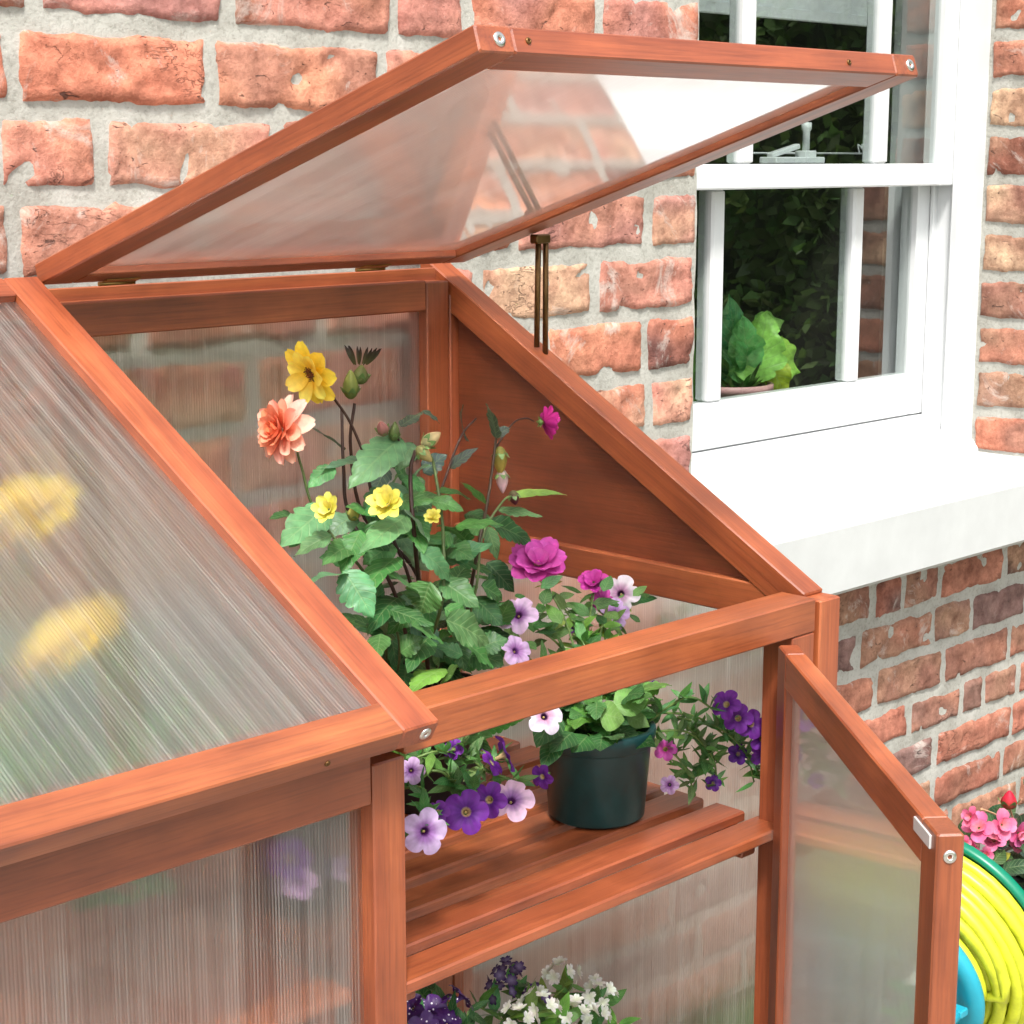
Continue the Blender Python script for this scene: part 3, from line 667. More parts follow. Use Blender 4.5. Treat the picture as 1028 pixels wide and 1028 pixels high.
def dahlia(p,f,D,whorls,parent,centre=None,name='flower'):
    """whorls: (count, length share, width share, lift, inner colour, outer colour)"""
    p=V(p); f,x,y=ring_frame(f); mb=MB(); R=D/2
    for wi,(n,ls,ws,lift,c0,c1) in enumerate(whorls):
        for k in range(n):
            a=2*pi*(k+.5*(wi%2)+random.uniform(-.12,.12))/n
            rad=x*math.cos(a)+y*math.sin(a); lf=lift+random.uniform(-.10,.10)
            d=rad*math.cos(lf)+f*math.sin(lf); u=f*math.cos(lf)-rad*math.sin(lf)
            petal(mb,p+d*(R*.10)+f*(.02*R*wi),d,u,R*ls*random.uniform(.9,1.06),R*ws,jit(c0,.06),jit(c1,.06),cup=.35,curl=random.uniform(-.12,.16),notch=.12,ruffle=.02)
    o=mb.build(name,PETAL,parent)
    if centre:
        mb=MB()
        for k in range(46):
            r=R*.24*math.sqrt(k/46); a=k*2.4; q=p+x*r*math.cos(a)+y*r*math.sin(a)+f*(R*.06)
            ball(mb,q,R*.035,jit(centre,.35),f,1.9,6,4)
        mb.build('flower_centre',PETAL,o)
    mb=MB(); ball(mb,p-f*R*.14,R*.17,(.10,.17,.04),f,.8)
    for k in range(6):
        a=k*pi/3; rad=x*math.cos(a)+y*math.sin(a); petal(mb,p-f*R*.12,rad*.8-f*.25,f,R*.32,R*.16,(.10,.2,.05),(.14,.24,.07))
    mb.build('calyx',STEM,o)
    return o
def bud(p,axis,r,ln,col,parent,sep=(.10,.17,.05)):
    mb=MB(); ball(mb,p,r,col,axis,ln*1.12,14,10,.62,tuple(a*.4+b*.6 for a,b in zip(col,sep))); o=mb.build('bud',PETAL,parent)
    mb=MB(); d,x,y=frame_of(axis); b=V(p)-d*r*ln*.9
    for k in range(6):
        a=k*pi/3; rad=x*math.cos(a)+y*math.sin(a); petal(mb,b-d*r*.1,d*.55+rad*1.0,d-rad*.3,r*1.7,r*.8,sep,tuple(q*1.3 for q in sep),cup=-.1,curl=.24)
    mb.build('sepals',STEM,o); return o
def pot(parent,c,r0,r1,z0,z1,m,lip=.006,name='pot',foot=False):
    mb=MB(); H=z1-z0; t=.0022
    pf=[(0,0.001),(r0*.80,.001),(r0*.86,0.0),(r0,.0045),(r0+(r1-r0)*.80,H*.80),(r1-.0002,H*.815),(r1+.0018,H*.83),(r1+.0022,H*.90),(r1+.0030,H*.91),(r1+.0034,H*.985),(r1+.002,H),(r1-t,H),(r1-t-.001,H*.86),(r0,H*.25)] if foot else \
       [(0,0.001),(r0*.9,.0),(r0,.004),(r1*.985,H*.84),(r1+lip*.6,H*.85),(r1+lip*.7,H*.985),(r1+lip*.3,H),(r1-t,H),(r1-t-.001,H*.86),(r0,H*.25)]
    lathe(mb,pf,(c[0],c[1],z0),n=64)
    o=mb.build(name,m,parent)
    mb=MB(); n=24; cv=mb.vert((c[0],c[1],z1-.010),(0,0,0))
    ring=[mb.vert((c[0]+(r1-.004)*math.cos(2*pi*k/n),c[1]+(r1-.004)*math.sin(2*pi*k/n),z1-.016+.004*random.random())) for k in range(n)]
    for k in range(n): mb.face((cv,ring[k],ring[(k+1)%n]))
    mb.build('soil',SOIL,o); return o
TOCAM=lambda p:(CAM-V(p)).normalized()

# ================================================================== DAHLIA IN BLACK POT
G_DEEP=(.035,.125,.032); G_MID=(.070,.205,.055); G_PALE=(.12,.27,.12); G_LIME=(.18,.33,.06); G_DARK=(.035,.06,.045); G_GREY=(.065,.10,.085)
DC=V((.30,.31,-.105))
dh=thing('potted_dahlia','tall dark stemmed dahlia in a black pot with yellow and orange flowers','flower plant',(DC.x,DC.y,-.223))
pot(dh,(DC.x,DC.y),.052,.064,-.2225,-.105,POTBLACK)
smb=MB(); SC=(.045,.018,.012); SG=(.09,.13,.04)
def stem(pts,r0=.0026,r1=.0017,c=SC,mb_=None): tube(mb_ or smb,curve(pts,8),r0*.68,r1*.68,n=8,col=c)
def base(): return DC+V((random.uniform(-.03,.03),random.uniform(-.03,.03),-.01))
tY=at(313,375,.26); tO=at(285,432,.23)
n1=at(368,465,.25)
stem([base(),at(415,600,.22),at(375,500,.25),n1,at(352,425,.26),at(334,398,.265)])
stem([base(),at(398,600,.2),at(352,520,.24),at(345,470,.25),at(343,410,.265)],.003,.0022)
stem([base(),at(420,580,.24),at(366,520,.27),at(352,450,.27),at(356,405,.27)],.003,.0022)
stem([base(),at(380,600,.2),at(320,520,.22),at(303,470,.225),at(296,445,.228)],.0024,.0016,SG)
stem([base(),at(418,560,.18),at(412,480,.19),at(417,452,.19)],.0034,.0024)
stem([base(),at(478,560,.22),at(490,500,.24),at(498,440,.25)],.003,.002,(.05,.03,.015))
stem([at(440,500,.25),at(462,440,.26),at(478,420,.265)],.002,.0014)
stem([at(497,450,.25),at(515,425,.26),at(528,420,.265),at(536,423,.268)],.0014,.0012)
stem([base(),at(476,600,.2),at(484,540,.22),at(505,503,.225),at(518,498,.23)],.0022,.0015,SG)
stem([at(395,470,.2),at(404,452,.2),at(397,436,.2)],.002,.0015)
stem([base(),at(440,620,.17),at(445,540,.17),at(436,470,.19),at(430,455,.19)],.0028,.002,SG)
stem([base(),at(400,640,.2),at(366,560,.24),at(330,520,.24)],.002,.0015,SG)
smb.build('stem',STEM,dh)
# flowers
Yl=(.88,.66,.03); Yl2=(.92,.76,.12)
fy=(V((-.75,-.62,.1))+UP*.1)
dahlia(tY,TOCAM(tY)*.62-RT*.62-UP*.35,size(66,tY),[(8,1.05,.66,.05,(.88,.62,.03),(.92,.74,.08)),(7,.88,.56,.35,(.84,.55,.02),(.94,.80,.16))],dh,(.22,.07,.02))
Or=(.80,.30,.17); Op=(.88,.46,.34); Oo=(.72,.20,.09)
dahlia(tO,TOCAM(tO)*.62-RT*.75+UP*.12,size(74,tO),[(9,1.0,.55,-.18,Op,(.90,.52,.42)),(9,.92,.52,.15,Or,Op),(8,.76,.48,.5,Oo,Or),(7,.6,.42,.85,Oo,Or),(6,.42,.36,1.15,Oo,Oo)],dh)
# seed head with dried tips
p=at(352,386,.265); bud(p,(0,0,1),size(9,p),1.5,(.20,.22,.05),dh)
p=at(362,376,.27); bud(p,(.15,0,1),size(9,p),1.0,(.13,.14,.04),dh)
mb=MB()
for k in range(10):
    a=k*.63; q=at(362,366,.27)+V((math.cos(a)*.006,math.sin(a)*.006,0)); petal(mb,q,V((math.cos(a)*.7+.3,math.sin(a)*.7,1.0)),(0,-1,0),.02,.0045,(.07,.075,.025),(.03,.02,.018))
mb.build('dried_petals',PETAL,dh)
p=at(433,441,.19); bud(p,V((.9,-.1,.45)),size(8,p),1.45,(.55,.42,.22),dh)
p=at(426,456,.185); bud(p,V((.5,-.3,-.6)),size(7.5,p),1.3,(.50,.40,.16),dh)
p=at(502,463,.25); bud(p,V((.05,0,-1)),size(8,p),1.7,(.42,.30,.06),dh)
p=at(504,483,.25); bud(p,V((.0,-.1,-1)),size(7,p),1.6,(.80,.52,.55),dh)
p=at(384,430,.2); bud(p,V((-.4,-.2,.6)),size(7,p),1.2,(.35,.15,.13),dh)
p=at(396,433,.2); bud(p,V((.1,0,1)),size(6,p),1.5,(.10,.13,.04),dh)
p=at(516,500,.23); bud(p,V((.3,0,-1)),size(6,p),1.2,(.16,.03,.05),dh)
p=at(545,424,.27); Mg=(.55,.03,.26)
dahlia(p,(.95,-.25,-.1),size(40,p),[(9,.95,.5,.45,(.30,.01,.12),Mg),(7,.8,.45,.8,(.3,.01,.12),(.62,.05,.32))],dh)
for q,s in ((at(331,512,.17),24),(at(390,507,.155),30),(at(435,520,.16),14)):
    dahlia(q,TOCAM(q)+V((random.uniform(-.8,.3),.3,.5)),size(s*1.5,q),[(8,1.,.6,.5,(.60,.55,.05),(.80,.74,.16)),(6,.7,.5,.9,(.55,.5,.05),(.78,.72,.2))],dh)
p=at(355,515,.2); bud(p,V((0,-.3,1)),size(7,p),1.1,(.45,.42,.10),dh)
# leaves
lmb=MB()
LV=[(402,440,350,485,36,G_PALE,.2),(335,468,310,487,18,G_PALE,.22),(368,460,322,470,14,G_PALE,.22),(328,508,281,545,34,G_PALE,.19),(345,573,376,618,34,G_PALE,.12),(350,580,309,577,18,G_PALE,.14),
(412,518,427,552,26,G_MID,.18),(400,506,446,494,18,G_MID,.2),(508,500,571,493,9,G_LIME,.22),(500,512,545,517,13,G_MID,.23),(492,525,536,545,24,G_DEEP,.25),(422,545,473,551,13,G_MID,.17),(422,553,456,583,26,G_PALE,.16),
(432,584,420,616,36,G_MID,.13),(442,583,482,607,28,G_MID,.15),(447,622,494,645,34,G_MID,.1),(412,627,447,645,18,G_MID,.1),(392,612,436,627,26,G_DEEP,.13),(382,636,378,660,20,G_MID,.12),(483,588,506,602,22,G_DEEP,.2),
(448,672,410,690,26,G_LIME,.1),(440,690,458,668,24,(.07,.15,.03),.1),(362,532,343,575,26,G_MID,.17),(407,518,362,548,30,G_PALE,.17),(488,528,500,562,14,G_MID,.22),(487,506,464,480,10,G_MID,.22),
(498,440,490,403,16,G_GREY,.25),(498,438,512,428,15,G_GREY,.25),(470,442,459,408,15,G_DARK,.26),(402,428,424,412,16,G_DARK,.2),(424,412,442,424,13,G_DARK,.2),(346,452,311,424,13,G_GREY,.26),(415,445,400,470,20,G_PALE,.2),
(420,600,392,574,26,G_MID,.15),(398,560,362,596,30,G_MID,.15),(470,545,440,520,24,G_DEEP,.22),(455,560,500,575,22,G_DEEP,.23),(430,545,410,510,20,G_PALE,.17),(320,530,290,548,20,G_PALE,.19),(300,520,272,516,16,G_DEEP,.24),
(388,470,372,500,18,G_GREY,.25),(425,475,448,455,20,G_GREY,.26),(452,470,478,448,12,G_GREY,.25),(405,480,428,492,16,G_MID,.2),(475,600,505,628,26,G_DEEP,.2),(460,640,498,668,30,G_MID,.14),(430,640,410,668,26,G_DEEP,.13),(400,600,372,628,26,G_DEEP,.15),
(355,548,326,562,22,G_MID,.18),(380,520,350,505,18,G_MID,.2),(470,700,500,690,24,G_MID,.12),(478,650,510,640,24,G_MID,.15),(402,655,424,640,22,G_MID,.12),(470,500,440,486,16,G_DEEP,.25),(446,610,470,630,24,G_MID,.12)]
for x0,y0,x1,y1,wd,c,Y in LV:
    b=at(x0,y0,Y+random.uniform(0,.02)); tp=at(x1,y1,Y+random.uniform(-.035,.01))
    nrm=TOCAM(b)*random.uniform(.35,.8)+V((0,0,random.uniform(.6,1)))+rv()*.25
    leaf(lmb,b,tp,nrm,size(wd*1.22,b),jit(c,.14),fold=random.uniform(.1,.45),droop=random.uniform(.05,.3),lobes=random.choice((4,5,6,7)),wavy=.03,n=14)
for k in range(75):                                # inner foliage filling the clump
    a=random.uniform(0,2*pi); r=random.uniform(.01,.095); z=random.uniform(-.10,.045)
    b=DC+V((math.cos(a)*r-.005,math.sin(a)*r*.9+.01,z+.06)); o=V((math.cos(a),math.sin(a),random.uniform(-.4,.5)))*random.uniform(.032,.055)
    leaf(lmb,b,b+o,V((0,0,1))+TOCAM(b)*.4+rv()*.4,random.uniform(.024,.036),jit(random.choice((G_DEEP,G_DEEP,G_MID)),.2),fold=random.uniform(.1,.4),droop=random.uniform(.1,.35),lobes=random.choice((4,5,6)))
for k in range(78):
    px=random.gauss(415,50); py=random.uniform(478,700); Yk=random.uniform(.17,.33)
    if px<300 or px>512 or (px<345 and py>590) or (py<510 and px>440): continue
    b=at(px,py,Yk); o=(RT*random.uniform(-1,1)+V((0,0,random.uniform(-.6,.45)))-V((.3,.5,0))*random.uniform(0,.8)).normalized()*random.uniform(.028,.047)
    leaf(lmb,b,b+o,V((0,0,.8))+TOCAM(b)*.6+rv()*.35,o.length*random.uniform(.55,.72),jit(random.choice((G_MID,G_MID,G_DEEP,G_PALE,(.07,.20,.07))),.18),fold=random.uniform(.1,.4),droop=random.uniform(.1,.35),lobes=random.choice((4,5,6)),wavy=.03,n=14)
lmb.build('foliage',LEAF,dh)

# ================================================================== PETUNIAS
def sprig(lmb,smb_,pts,nl,L0,c,wd=.42,Lvar=.35):
    cv=curve(pts,8); tube(smb_,cv,.0014,.0009,n=6,col=(.12,.2,.05))
    for k in range(nl):
        t=random.uniform(.05,1); p=cv[min(len(cv)-1,int(t*len(cv)))]; d=rv()+V((0,0,.35)); d.normalize(); Ln=L0*random.uniform(1-Lvar,1+Lvar)
        leaf(lmb,p,p+d*Ln,V((0,0,1))+rv()*.6+TOCAM(p)*.5,Ln*wd,jit(c,.25),fold=.2,droop=random.uniform(0,.3),n=5)
VI=(.17,.030,.31); VI2=(.10,.015,.21); LI=(.62,.42,.70); LP=(.72,.56,.76); MG=(.52,.06,.36); TH_=(.10,.02,.14); WP=(.82,.74,.80); MID=(.32,.14,.42)
def fl(px,py,Y,d,kind,parent,f=None,face=.75):
    p=at(px,py,Y); f=f or (TOCAM(p)*face+rv()*.28+V((0,0,.12)))
    K=dict(violet=((.55,.42,.2),VI2,VI),pale=(TH_,MID,LI),lilac=(TH_,MID,LP),magenta=((.6,.45,.15),MG,(.60,.10,.44)),white=((.05,.01,.06),(.55,.3,.5),WP),dark=((.3,.2,.2),(.05,.008,.13),(.09,.015,.2)))[kind]
    return petunia(p,f,size(d*1.12,p),*[jit(c,.07) for c in K],parent)
# --- green pot
GP=(.388,.154)
pt=thing('potted_petunia','petunia with pink and lilac flowers in a dark green pot on the slatted shelf','flower plant',(GP[0],GP[1],-.223))
pot(pt,GP,.0475,.0545,-.2225,-.1285,POTGREEN,foot=True)
lmb=MB(); smb=MB()
c0=V((GP[0],GP[1],-.14))
for k in range(70):                                # rounder leaves over the rim
    a=random.uniform(0,2*pi); r=random.uniform(.005,.048); z=random.uniform(.0,.05)
    b=c0+V((math.cos(a)*r,math.sin(a)*r,z)); o=V((math.cos(a),math.sin(a),random.uniform(-.35,.5)))*random.uniform(.022,.036)
    leaf(lmb,b,b+o,V((0,0,1))+TOCAM(b)*.5+rv()*.3,random.uniform(.018,.030),jit(random.choice((G_MID,G_DEEP,(.10,.24,.05),(.13,.30,.07))),.15),fold=.2,droop=.25,n=6,lobes=random.choice((0,0,4)),wavy=.03)
for x0,y0,x1,y1,wd,c in ((575,735,553,752,24,G_DEEP),(590,738,575,752,26,G_DEEP),(606,735,602,752,26,G_DEEP),(600,715,628,722,30,(.15,.33,.07)),(615,708,652,700,28,(.13,.30,.06)),(560,742,545,770,20,G_DEEP),(635,738,640,752,20,(.14,.28,.06)),(560,715,540,748,28,G_DEEP)):
    b=at(x0,y0,.115); leaf(lmb,b,at(x1,y1,.10),TOCAM(b)+V((0,0,.5))+rv()*.2,size(wd*1.2,b),jit(c,.1),fold=.15,droop=.2,lobes=0,n=7)
tips=[(540,575,.25),(597,590,.25),(622,600,.24),(520,620,.22),(518,658,.19),(617,620,.22),(577,632,.21),(560,600,.24),(605,610,.25),(590,640,.2),(640,640,.22),(695,612,.32)]
for x,y,Y in tips:
    e=at(x,y,Y); m_=(c0+e)/2+rv()*.012+V((0,0,.02)); sprig(lmb,smb,[c0+rv()*.015,m_,e],17,.021,random.choice((G_MID,(.11,.25,.06),G_LIME)),.45)
for k in range(60):
    b=at(random.uniform(520,650),random.uniform(590,680),random.uniform(.17,.27)); o=rv(); o.z=abs(o.z)*.6; o=o.normalized()*random.uniform(.016,.03)
    leaf(lmb,b,b+o,V((0,0,1))+TOCAM(b)*.6+rv()*.3,o.length*.55,jit(random.choice((G_MID,(.11,.26,.05),(.09,.2,.06),G_DEEP)),.2),fold=.2,droop=.15,n=5)
for p in ([at(650,725,.12),at(690,700,.09),at(720,715,.07),at(752,735,.06)],[at(650,735,.12),at(690,735,.10),at(715,760,.09),at(720,790,.085)],[at(655,740,.12),at(675,755,.11),at(690,775,.10),at(697,800,.10)],[at(680,720,.11),at(720,730,.085),at(748,755,.065),at(757,785,.06)],[at(690,730,.1),at(710,750,.1),at(700,770,.1)],[at(660,715,.12),at(700,720,.1),at(735,745,.08),at(762,775,.055)]):
    sprig(lmb,smb,p,34,.019,random.choice((G_MID,(.07,.19,.05),(.10,.22,.06))),.36)
lmb.build('foliage',LEAF,pt); smb.build('stem',STEM,pt)
p=at(540,567,.24); dahlia(p,TOCAM(p)*.6+V((0,0,.7)),size(62,p),[(9,1.,.72,.1,(.42,.03,.24),(.62,.09,.42)),(8,.78,.62,.45,(.42,.03,.24),(.62,.10,.44)),(6,.5,.5,.8,(.45,.03,.28),(.66,.14,.48))],pt,(.6,.5,.15))
p=at(596,585,.25); dahlia(p,TOCAM(p)*.5+V((-.1,0,.6)),size(34,p),[(7,1.,.7,.2,(.42,.02,.24),(.58,.06,.38)),(6,.7,.6,.6,(.42,.02,.24),(.6,.08,.4))],pt)
fl(623,596,.235,36,'white',pt,face=1.); fl(617,616,.22,30,'pale',pt); fl(520,617,.21,38,'lilac',pt,V((-.5,-.3,.5))); fl(518,653,.18,32,'pale',pt,V((-.1,-.6,.45))); fl(577,629,.21,17,'violet',pt); fl(605,603,.24,24,'magenta',pt)
fl(547,719,.095,36,'white',pt,V((-.35,-.8,.6))); fl(655,690,.19,13,'dark',pt)
for q in ((729,707,.06,29,'violet'),(741,721,.055,28,'violet'),(754,727,.05,28,'violet'),(765,742,.045,24,'violet'),(767,757,.05,26,'violet'),(741,757,.07,20,'dark'),(716,786,.085,16,'dark'),(668,752,.11,22,'magenta'),(672,788,.10,18,'pale')): fl(*q,pt)
fl(544,780,.075,24,'violet',pt,V((-.9,-.15,0)))
# --- trailing plant left, behind the centre post
TP=(.045,.185)
tp_=thing('trailing_petunia','trailing petunia with lilac and violet flowers beside the centre post','flower plant',(TP[0],TP[1],-.223))
pot(tp_,TP,.040,.048,-.2225,-.135,POTBLACK)
lmb=MB(); smb=MB(); c1=V((TP[0],TP[1],-.14))
for p in ([c1,at(425,775,.09),at(455,785,.08),at(480,795,.07)],[c1,at(430,765,.11),at(470,762,.11),at(505,765,.10)],[c1,at(415,790,.08),at(425,810,.06),at(427,830,.045)],[c1,at(430,770,.1),at(460,800,.08),at(470,815,.06)],[c1,at(440,755,.12),at(490,775,.10),at(522,785,.09)],[c1,at(420,760,.1),at(450,755,.1),at(468,745,.1)],[c1,at(400,760,.12),at(380,800,.09)],[c1,at(340,780,.1),at(300,800,.06)],[c1,at(360,760,.12),at(330,790,.08)]):
    sprig(lmb,smb,p,30,.022,random.choice((G_MID,(.11,.24,.06),(.13,.26,.07))),.34)
lmb.build('foliage',LEAF,tp_); smb.build('stem',STEM,tp_)
for q in ((427,835,.035,44,'pale'),(468,815,.05,42,'violet'),(491,803,.06,34,'violet'),(513,803,.065,44,'lilac'),(413,774,.08,26,'pale'),(455,752,.1,20,'violet'),(347,872,.05,26,'pale'),(290,862,.055,40,'violet'),(300,885,.05,34,'pale'),(440,815,.06,22,'violet')): fl(*q,tp_)
fl(508,757,.09,38,'violet',tp_,V((.75,-.45,.35)))
fl(494,765,.09,30,'violet',tp_,V((.45,-.6,.6)))
# --- lower shelf plants
def cluster(parent,p,r,n,col,ccol,D,name='flower'):
    mb=MB(); p=V(p)
    for k in range(n):
        a=k*2.4; h=1-1.3*k/n; rr=math.sqrt(max(0,1-h*h)); d=V((rr*math.cos(a),rr*math.sin(a),h*.8+.15)).normalized(); q=p+d*r*random.uniform(.6,1.25); f,x,y=ring_frame(d+rv()*.3)
        for j in range(5):
            b=2*pi*j/5; rad=x*math.cos(b)+y*math.sin(b); petal(mb,q,rad+f*.25,f,D/2,D*.31,ccol,jit(col,.06),cup=.2,n=4,notch=.25)
    return mb.build(name,PETAL,parent)
def lowpot(name,label,c,m,pts,lc):
    t=thing(name,label,'flower plant',(c[0],c[1],-.60)); pot(t,c,.045,.055,-.5995,-.50,m)
    lmb=MB(); smb=MB(); cc=V((c[0],c[1],-.505))
    for p in pts: sprig(lmb,smb,[cc+rv()*.02,(cc+p)/2+V((0,0,.015))+rv()*.01,p],26,.026,random.choice(lc),.4)
    lmb.build('foliage',LEAF,t); smb.build('stem',STEM,t); return t
W1=(.86,.88,.86)
vp=[(510,985,.17),(545,1010,.15),(575,985,.16),(600,1000,.15),(560,1020,.12),(605,1010,.15),(530,1015,.13),(590,1030,.12),(620,1030,.14),(500,1020,.14),(480,1010,.15)]
vb=lowpot('potted_verbena','verbena with white and dark purple flower heads under the slatted shelf',(.345,.165),POTBLACK,[at(*q) for q in vp],(G_LIME,(.15,.3,.06),G_MID)); vb['category']='flower plant'
for x,y,Y,n,c,D,r in ((510,982,.16,10,(.030,.006,.085),.016,.017),(502,1000,.155,5,(.030,.006,.085),.015,.014),(538,1003,.15,5,(.05,.012,.13),.017,.012),(562,981,.16,7,W1,.019,.016),(600,1003,.15,9,W1,.019,.021),(545,1014,.12,7,W1,.019,.019),(578,1020,.12,7,W1,.019,.017),(522,1026,.11,6,W1,.018,.015),(595,1022,.12,6,W1,.018,.014)):
    cluster(vb,at(x,y,Y),r,n,c,(.74,.80,.62) if c is W1 else (.25,.2,.35),D)
dp=lowpot('speckled_petunia','dark purple petunia with white specks at the foot of the centre post',(.13,.12),POTBLACK,[at(430,1010,.09),at(450,1000,.1),at(415,985,.12),at(470,1015,.1),at(420,1030,.07),at(455,1030,.06)],(G_MID,G_DEEP)); dp['category']='flower plant'
m,N,L,out=mat('speckled_petal'); tc=N('TexCoord'); vo=N('TexVoronoi',Scale=260.); L(tc.outputs['Object'],vo.inputs['Vector']); r=N('ValToRGB'); ramp(r,[(.20,(.8,.75,.85)),(.25,(.050,.008,.11))]); L(vo.outputs['Distance'],r.inputs['Fac']); pp=N('BsdfPrincipled',Roughness=.5); L(r.outputs[0],pp.inputs['Base Color']); L(pp.outputs[0],out.inputs[0]); SPECK=m
for x,y,Y,D,f in ((432,1016,.075,34,(-.5,-.6,.7)),(464,1000,.085,32,(.7,-.2,.5)),(413,1012,.065,28,(-.9,-.2,.5)),(450,1026,.055,34,(.1,-.6,.9)),(446,1003,.1,26,(.0,.3,1.)),(425,1032,.05,32,(-.3,-.8,.1))):
    o=fl(x,y,Y,D,'dark',dp,V(f)); o.data.materials[0]=SPECK
# --- left bay, behind the clouded lid and front panel
yd=thing('yellow_dahlia','bushy plant with yellow flowers behind the closed ribbed lid','flower plant',(-.17,.25,-.223))
pot(yd,(-.17,.25),.055,.068,-.2225,-.10,TERRA)
lmb=MB(); smb=MB(); cc=V((-.17,.25,-.105))
ytips=[at(30,465,.31),at(60,600,.2),at(90,580,.22),at(45,720,.11),at(150,560,.27),at(180,640,.2),at(120,690,.14),at(230,680,.18),at(60,770,.08),at(10,640,.18),at(250,600,.26)]
for p in ytips:
    p.z-=.034; e=p-V((0,0,.035)); sprig(lmb,smb,[cc+rv()*.02,(cc+e)/2+rv()*.02,e],14,.036,random.choice((G_MID,G_DEEP,G_LIME)),.5)
for k in range(70):
    b=V((random.uniform(-.34,-.05),random.uniform(.06,.42),0)); b.z=-.09+.30*b.y+random.uniform(-.06,.03); o=rv(); o.z=abs(o.z)*.5; o=o.normalized()*.05
    leaf(lmb,b,b+o,V((0,0,1))+rv()*.4,.034,jit(random.choice((G_MID,G_PALE,(.13,.26,.12))),.2),lobes=4)
for k in range(60):
    a=random.uniform(0,6.28); r=random.uniform(.02,.13); b=cc+V((math.cos(a)*r*1.3,math.sin(a)*r*.9-.02,random.uniform(.0,.07))); o=V((math.cos(a),math.sin(a),random.uniform(-.3,.5)))*.05
    leaf(lmb,b,b+o,V((0,0,1))+rv()*.4,.032,jit(random.choice((G_MID,G_DEEP,(.13,.26,.12))),.2),lobes=3)
lmb.build('foliage',LEAF,yd); smb.build('stem',STEM,yd)
for i,s in ((0,92),(1,80),(2,60)):
    p=ytips[i]+V((0,0,-.004)); dahlia(p,V((-.25,-.4,.85))+rv()*.15,size(s,p),[(9,1.,.62,.1,(.7,.45,.01),Yl),(8,.75,.52,.5,(.7,.45,.01),Yl2)],yd,(.35,.2,.02))
for i,kind in ((8,'magenta'),):
    p=ytips[i]+V((0,0,-.004)); petunia(p,V((-.3,-.4,.8)),.05,(.4,.3,.1),MG,(.5,.1,.3) if kind=='magenta' else LI,yd)

# ================================================================== HOUSE PLANT BEHIND THE GLASS
hp=thing('house_plant','broad leaved green plant in a pink pot inside the window','house plant',(1.50,.87,-.03))
mb=MB(); bar(mb,(1.06,.885,-.045),(1.97,.885,-.045),.06,.03,col=(1,1,1)); 
bd=mb.build('window_board',WHITE,win)
pot(hp,(1.505,.875),.05,.066,-.0295,.052,POTPINK)
lmb=MB()
for x0,y0,x1,y1,wd,c,Y in ((742,388,734,297,42,(.05,.19,.07),.88),(752,385,770,312,52,(.22,.45,.09),.85),(768,350,804,375,44,(.30,.50,.07),.85),(750,385,745,318,40,(.10,.30,.08),.86),(770,360,790,398,30,(.30,.36,.03),.84),(760,375,740,345,26,(.05,.2,.05),.86),(756,330,788,322,26,(.16,.35,.07),.86),(745,375,728,352,24,(.04,.15,.05),.88),(700,420,696,345,22,(.10,.24,.05),.88),(702,425,690,380,22,(.08,.2,.04),.88)):
    b=at(x0,y0,Y); c=tuple(q*1.5 for q in c); leaf(lmb,b,at(x1,y1,Y-.02),TOCAM(b)+rv()*.25+V((0,0,.3)),size(wd*1.15,b),c,fold=.25,droop=.15,lobes=4,wavy=.07,n=20)
for k in range(40):
    a=random.uniform(0,6.28); b=V((1.505+math.cos(a)*.03,.875+math.sin(a)*.03,.045)); leaf(lmb,b,b+V((math.cos(a)*.03-.01,math.sin(a)*.03,random.uniform(.01,.05))),rv(),.008,jit((.06,.14,.03),.3))
lmb.build('foliage',LEAF,hp)

# ================================================================== HOSE REEL
AX=V((math.cos(.2658)*math.cos(.0258),math.cos(.2658)*math.sin(.0258),math.sin(.2658))); GC=V((1.068,.163,-.562)); HC=GC-AX*.104
hr=thing('hose_reel','yellow garden hose wound on a green and teal reel by the wall','hose reel',(1.04,.14,GROUND))
mb=MB(); lathe(mb,[(.0,-.006),(.030,-.006),(.144,-.006),(.150,-.010),(.154,-.004),(.154,.004),(.149,.008),(.03,.008),(0,.008)],GC,AX,n=72); mb.build('flange',FLANGE,hr)
mb=MB(); lathe(mb,[(.0,.004),(.060,.004),(.098,.004),(.102,.010),(.108,.010),(.111,.004),(.109,-.006),(.097,-.010),(.084,-.004),(.070,-.003),(.062,-.010),(.03,-.012),(.028,-.03),(0,-.03)],HC,AX,n=72); mb.build('hub',HUB,hr)
mb=MB(); lathe(mb,[(.055,0),(.055,.098)],HC,AX,n=32); mb.build('drum',FLANGE,hr)
_,ux,uy=frame_of(AX); mb=MB(); pts=[]
# hose: layered helix, growing towards the green flange
r0=.0082; lay=[(.072,5,.014,.088),(.087,5,.088,.014),(.102,4.8,.014,.088),(.116,4.6,.088,.020),(.129,3.6,.030,.088),(.140,2.4,.088,.048)]
hose=[]
for R,turns,a0,a1 in lay:
    for k in range(int(turns*40)):
        t=k/(turns*40); ang=2*pi*turns*t; h=a0+(a1-a0)*t+.0035*math.sin(ang*1.0+R*90)+.002*math.sin(ang*2.3)
        rr=R+.0022*math.sin(ang*.37+R*40)
        hose.append(HC+AX*h+ux*(rr*math.cos(ang))+uy*(rr*math.sin(ang)))
tube(mb,hose,r0,n=10); mb.build('hose',HOSE,hr)
mb=MB()
for sgn in (-1,1):
    for c_ in (HC-AX*.022,GC+AX*.02):
        q=AX.cross(V((0,0,1)))*sgn; tube(mb,[c_,V((c_.x,c_.y,0))+q*.13+V((0,0,GROUND+.008))],.008,n=10)
tube(mb,[HC-AX*.035,GC+AX*.03],.012,n=12); mb.build('stand',FLANGE,hr)
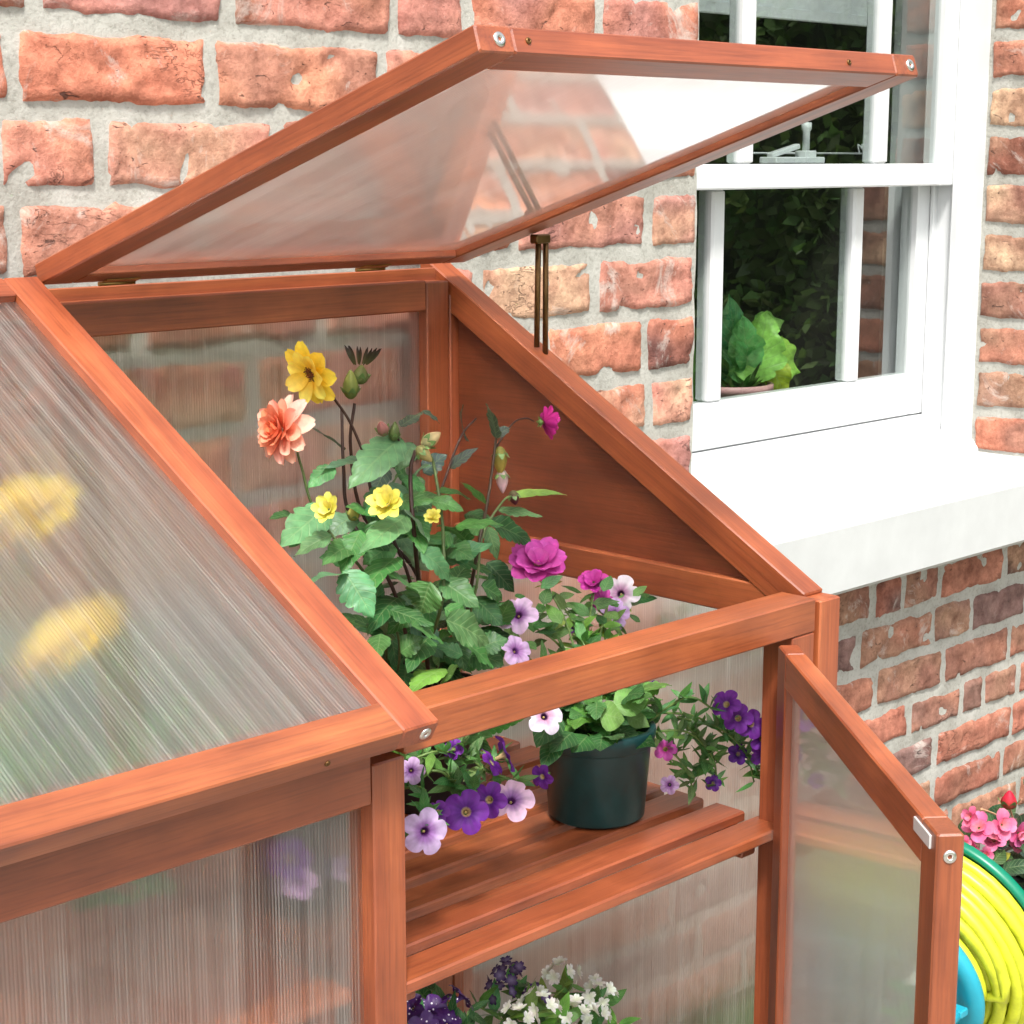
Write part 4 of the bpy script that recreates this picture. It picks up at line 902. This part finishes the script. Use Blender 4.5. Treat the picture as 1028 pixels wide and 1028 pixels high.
mb=MB(); tube(mb,[HC-AX*.03+ux*.09,HC-AX*.075+ux*.09],.009,n=12); bar(mb,HC-AX*.024,HC-AX*.024+ux*.10,.018,.01); mb.build('crank_handle',HUB,hr)

# ================================================================== BEGONIA BY THE WALL
BC=V((1.72,.43,0))
bg_=thing('pink_begonia','pink flowering begonia with dark leaves at the foot of the brick wall','flower plant',(BC.x,BC.y,GROUND))
mb=MB(); bar(mb,(BC.x-.2,BC.y,GROUND+.04),(BC.x+.25,BC.y,GROUND+.04),.11,.06,c=.006,col=(1,1,1)); mb.build('trough',POTBLACK,bg_)
lmb=MB(); smb=MB()
for k in range(260):
    b=V((BC.x+random.uniform(-.17,.2),BC.y+random.uniform(-.12,.07),GROUND+random.uniform(.02,.17))); o=rv(); o.z=abs(o.z)*.5; o=o.normalized()*random.uniform(.03,.05)
    leaf(lmb,b,b+o,V((0,0,1))+TOCAM(b)*.4+rv()*.4,o.length*.75,jit(random.choice(((.02,.05,.025),(.03,.03,.025),(.04,.09,.03),(.05,.03,.02))),.3),fold=.2,droop=.2,n=6)
b=at(1013,858,.42); leaf(lmb,at(1003,862,.42),at(1016,856,.42),TOCAM(b),.014,(.45,.5,.06))
for pts in ([at(1000,850,.44),at(985,825,.44),at(975,815,.43)],[at(1020,830,.45),at(1000,818,.44),at(985,812,.43)],[at(1020,830,.45),at(1014,812,.44),at(1012,803,.44)]): tube(smb,curve(pts,6),.002,.0015,n=6,col=(.6,.35,.2))
lmb.build('foliage',LEAF,bg_); smb.build('stem',STEM,bg_)
p=at(1013,803,.44); bud(p,(0,0,1),size(9,p),1.,(.55,.02,.05),bg_)
PK=(.75,.20,.36)
for x,y,d in ((983,832,34),(975,820,22),(1005,828,32),(998,846,26),(1022,836,28),(978,852,22),(990,858,18),(1024,846,20),(968,846,16)):
    p=at(x,y,.41); dahlia(p,TOCAM(p)+rv()*.7,size(d,p),[(4,1.,.95,.2,(.62,.08,.22),jit(PK,.12)),(4,.6,.7,.8,(.7,.2,.2),PK)],bg_)

# ================================================================== HEDGE ACROSS THE GARDEN (seen in the glass)
mb=MB()
hedge_col=((.09,.19,.05),(.12,.24,.06),(.06,.13,.03),(.15,.28,.08))
def hedge_pt():
    y=random.uniform(-7,.2); z=random.uniform(GROUND,2.4); x=6.0+.25*noise.noise(V((y*1.6,z*1.6,3)))+.14*noise.noise(V((y*5,z*5,9)))+abs(random.gauss(0,.07))
    return V((x,y,z))
for k in range(26000):
    p=hedge_pt(); d=(rv()+V((-.6,0,.2))).normalized(); s=random.uniform(.07,.12); u=rv(); x=d.cross(u).normalized(); c=jit(random.choice(hedge_col),.3)
    a=[mb.vert(q,col=c) for q in (p,p+d*s*.5+x*s*.28,p+d*s,p+d*s*.5-x*s*.28)]; mb.face(a)
bar(mb,(6.45,-7,(GROUND+2.35)/2),(6.45,.2,(GROUND+2.35)/2),.5,2.35-GROUND,col=(.04,.08,.025),c=.05)
hd=mb.build('hedge',LEAF); tag(hd,'tall dark green garden hedge reflected in the window panes','hedge')
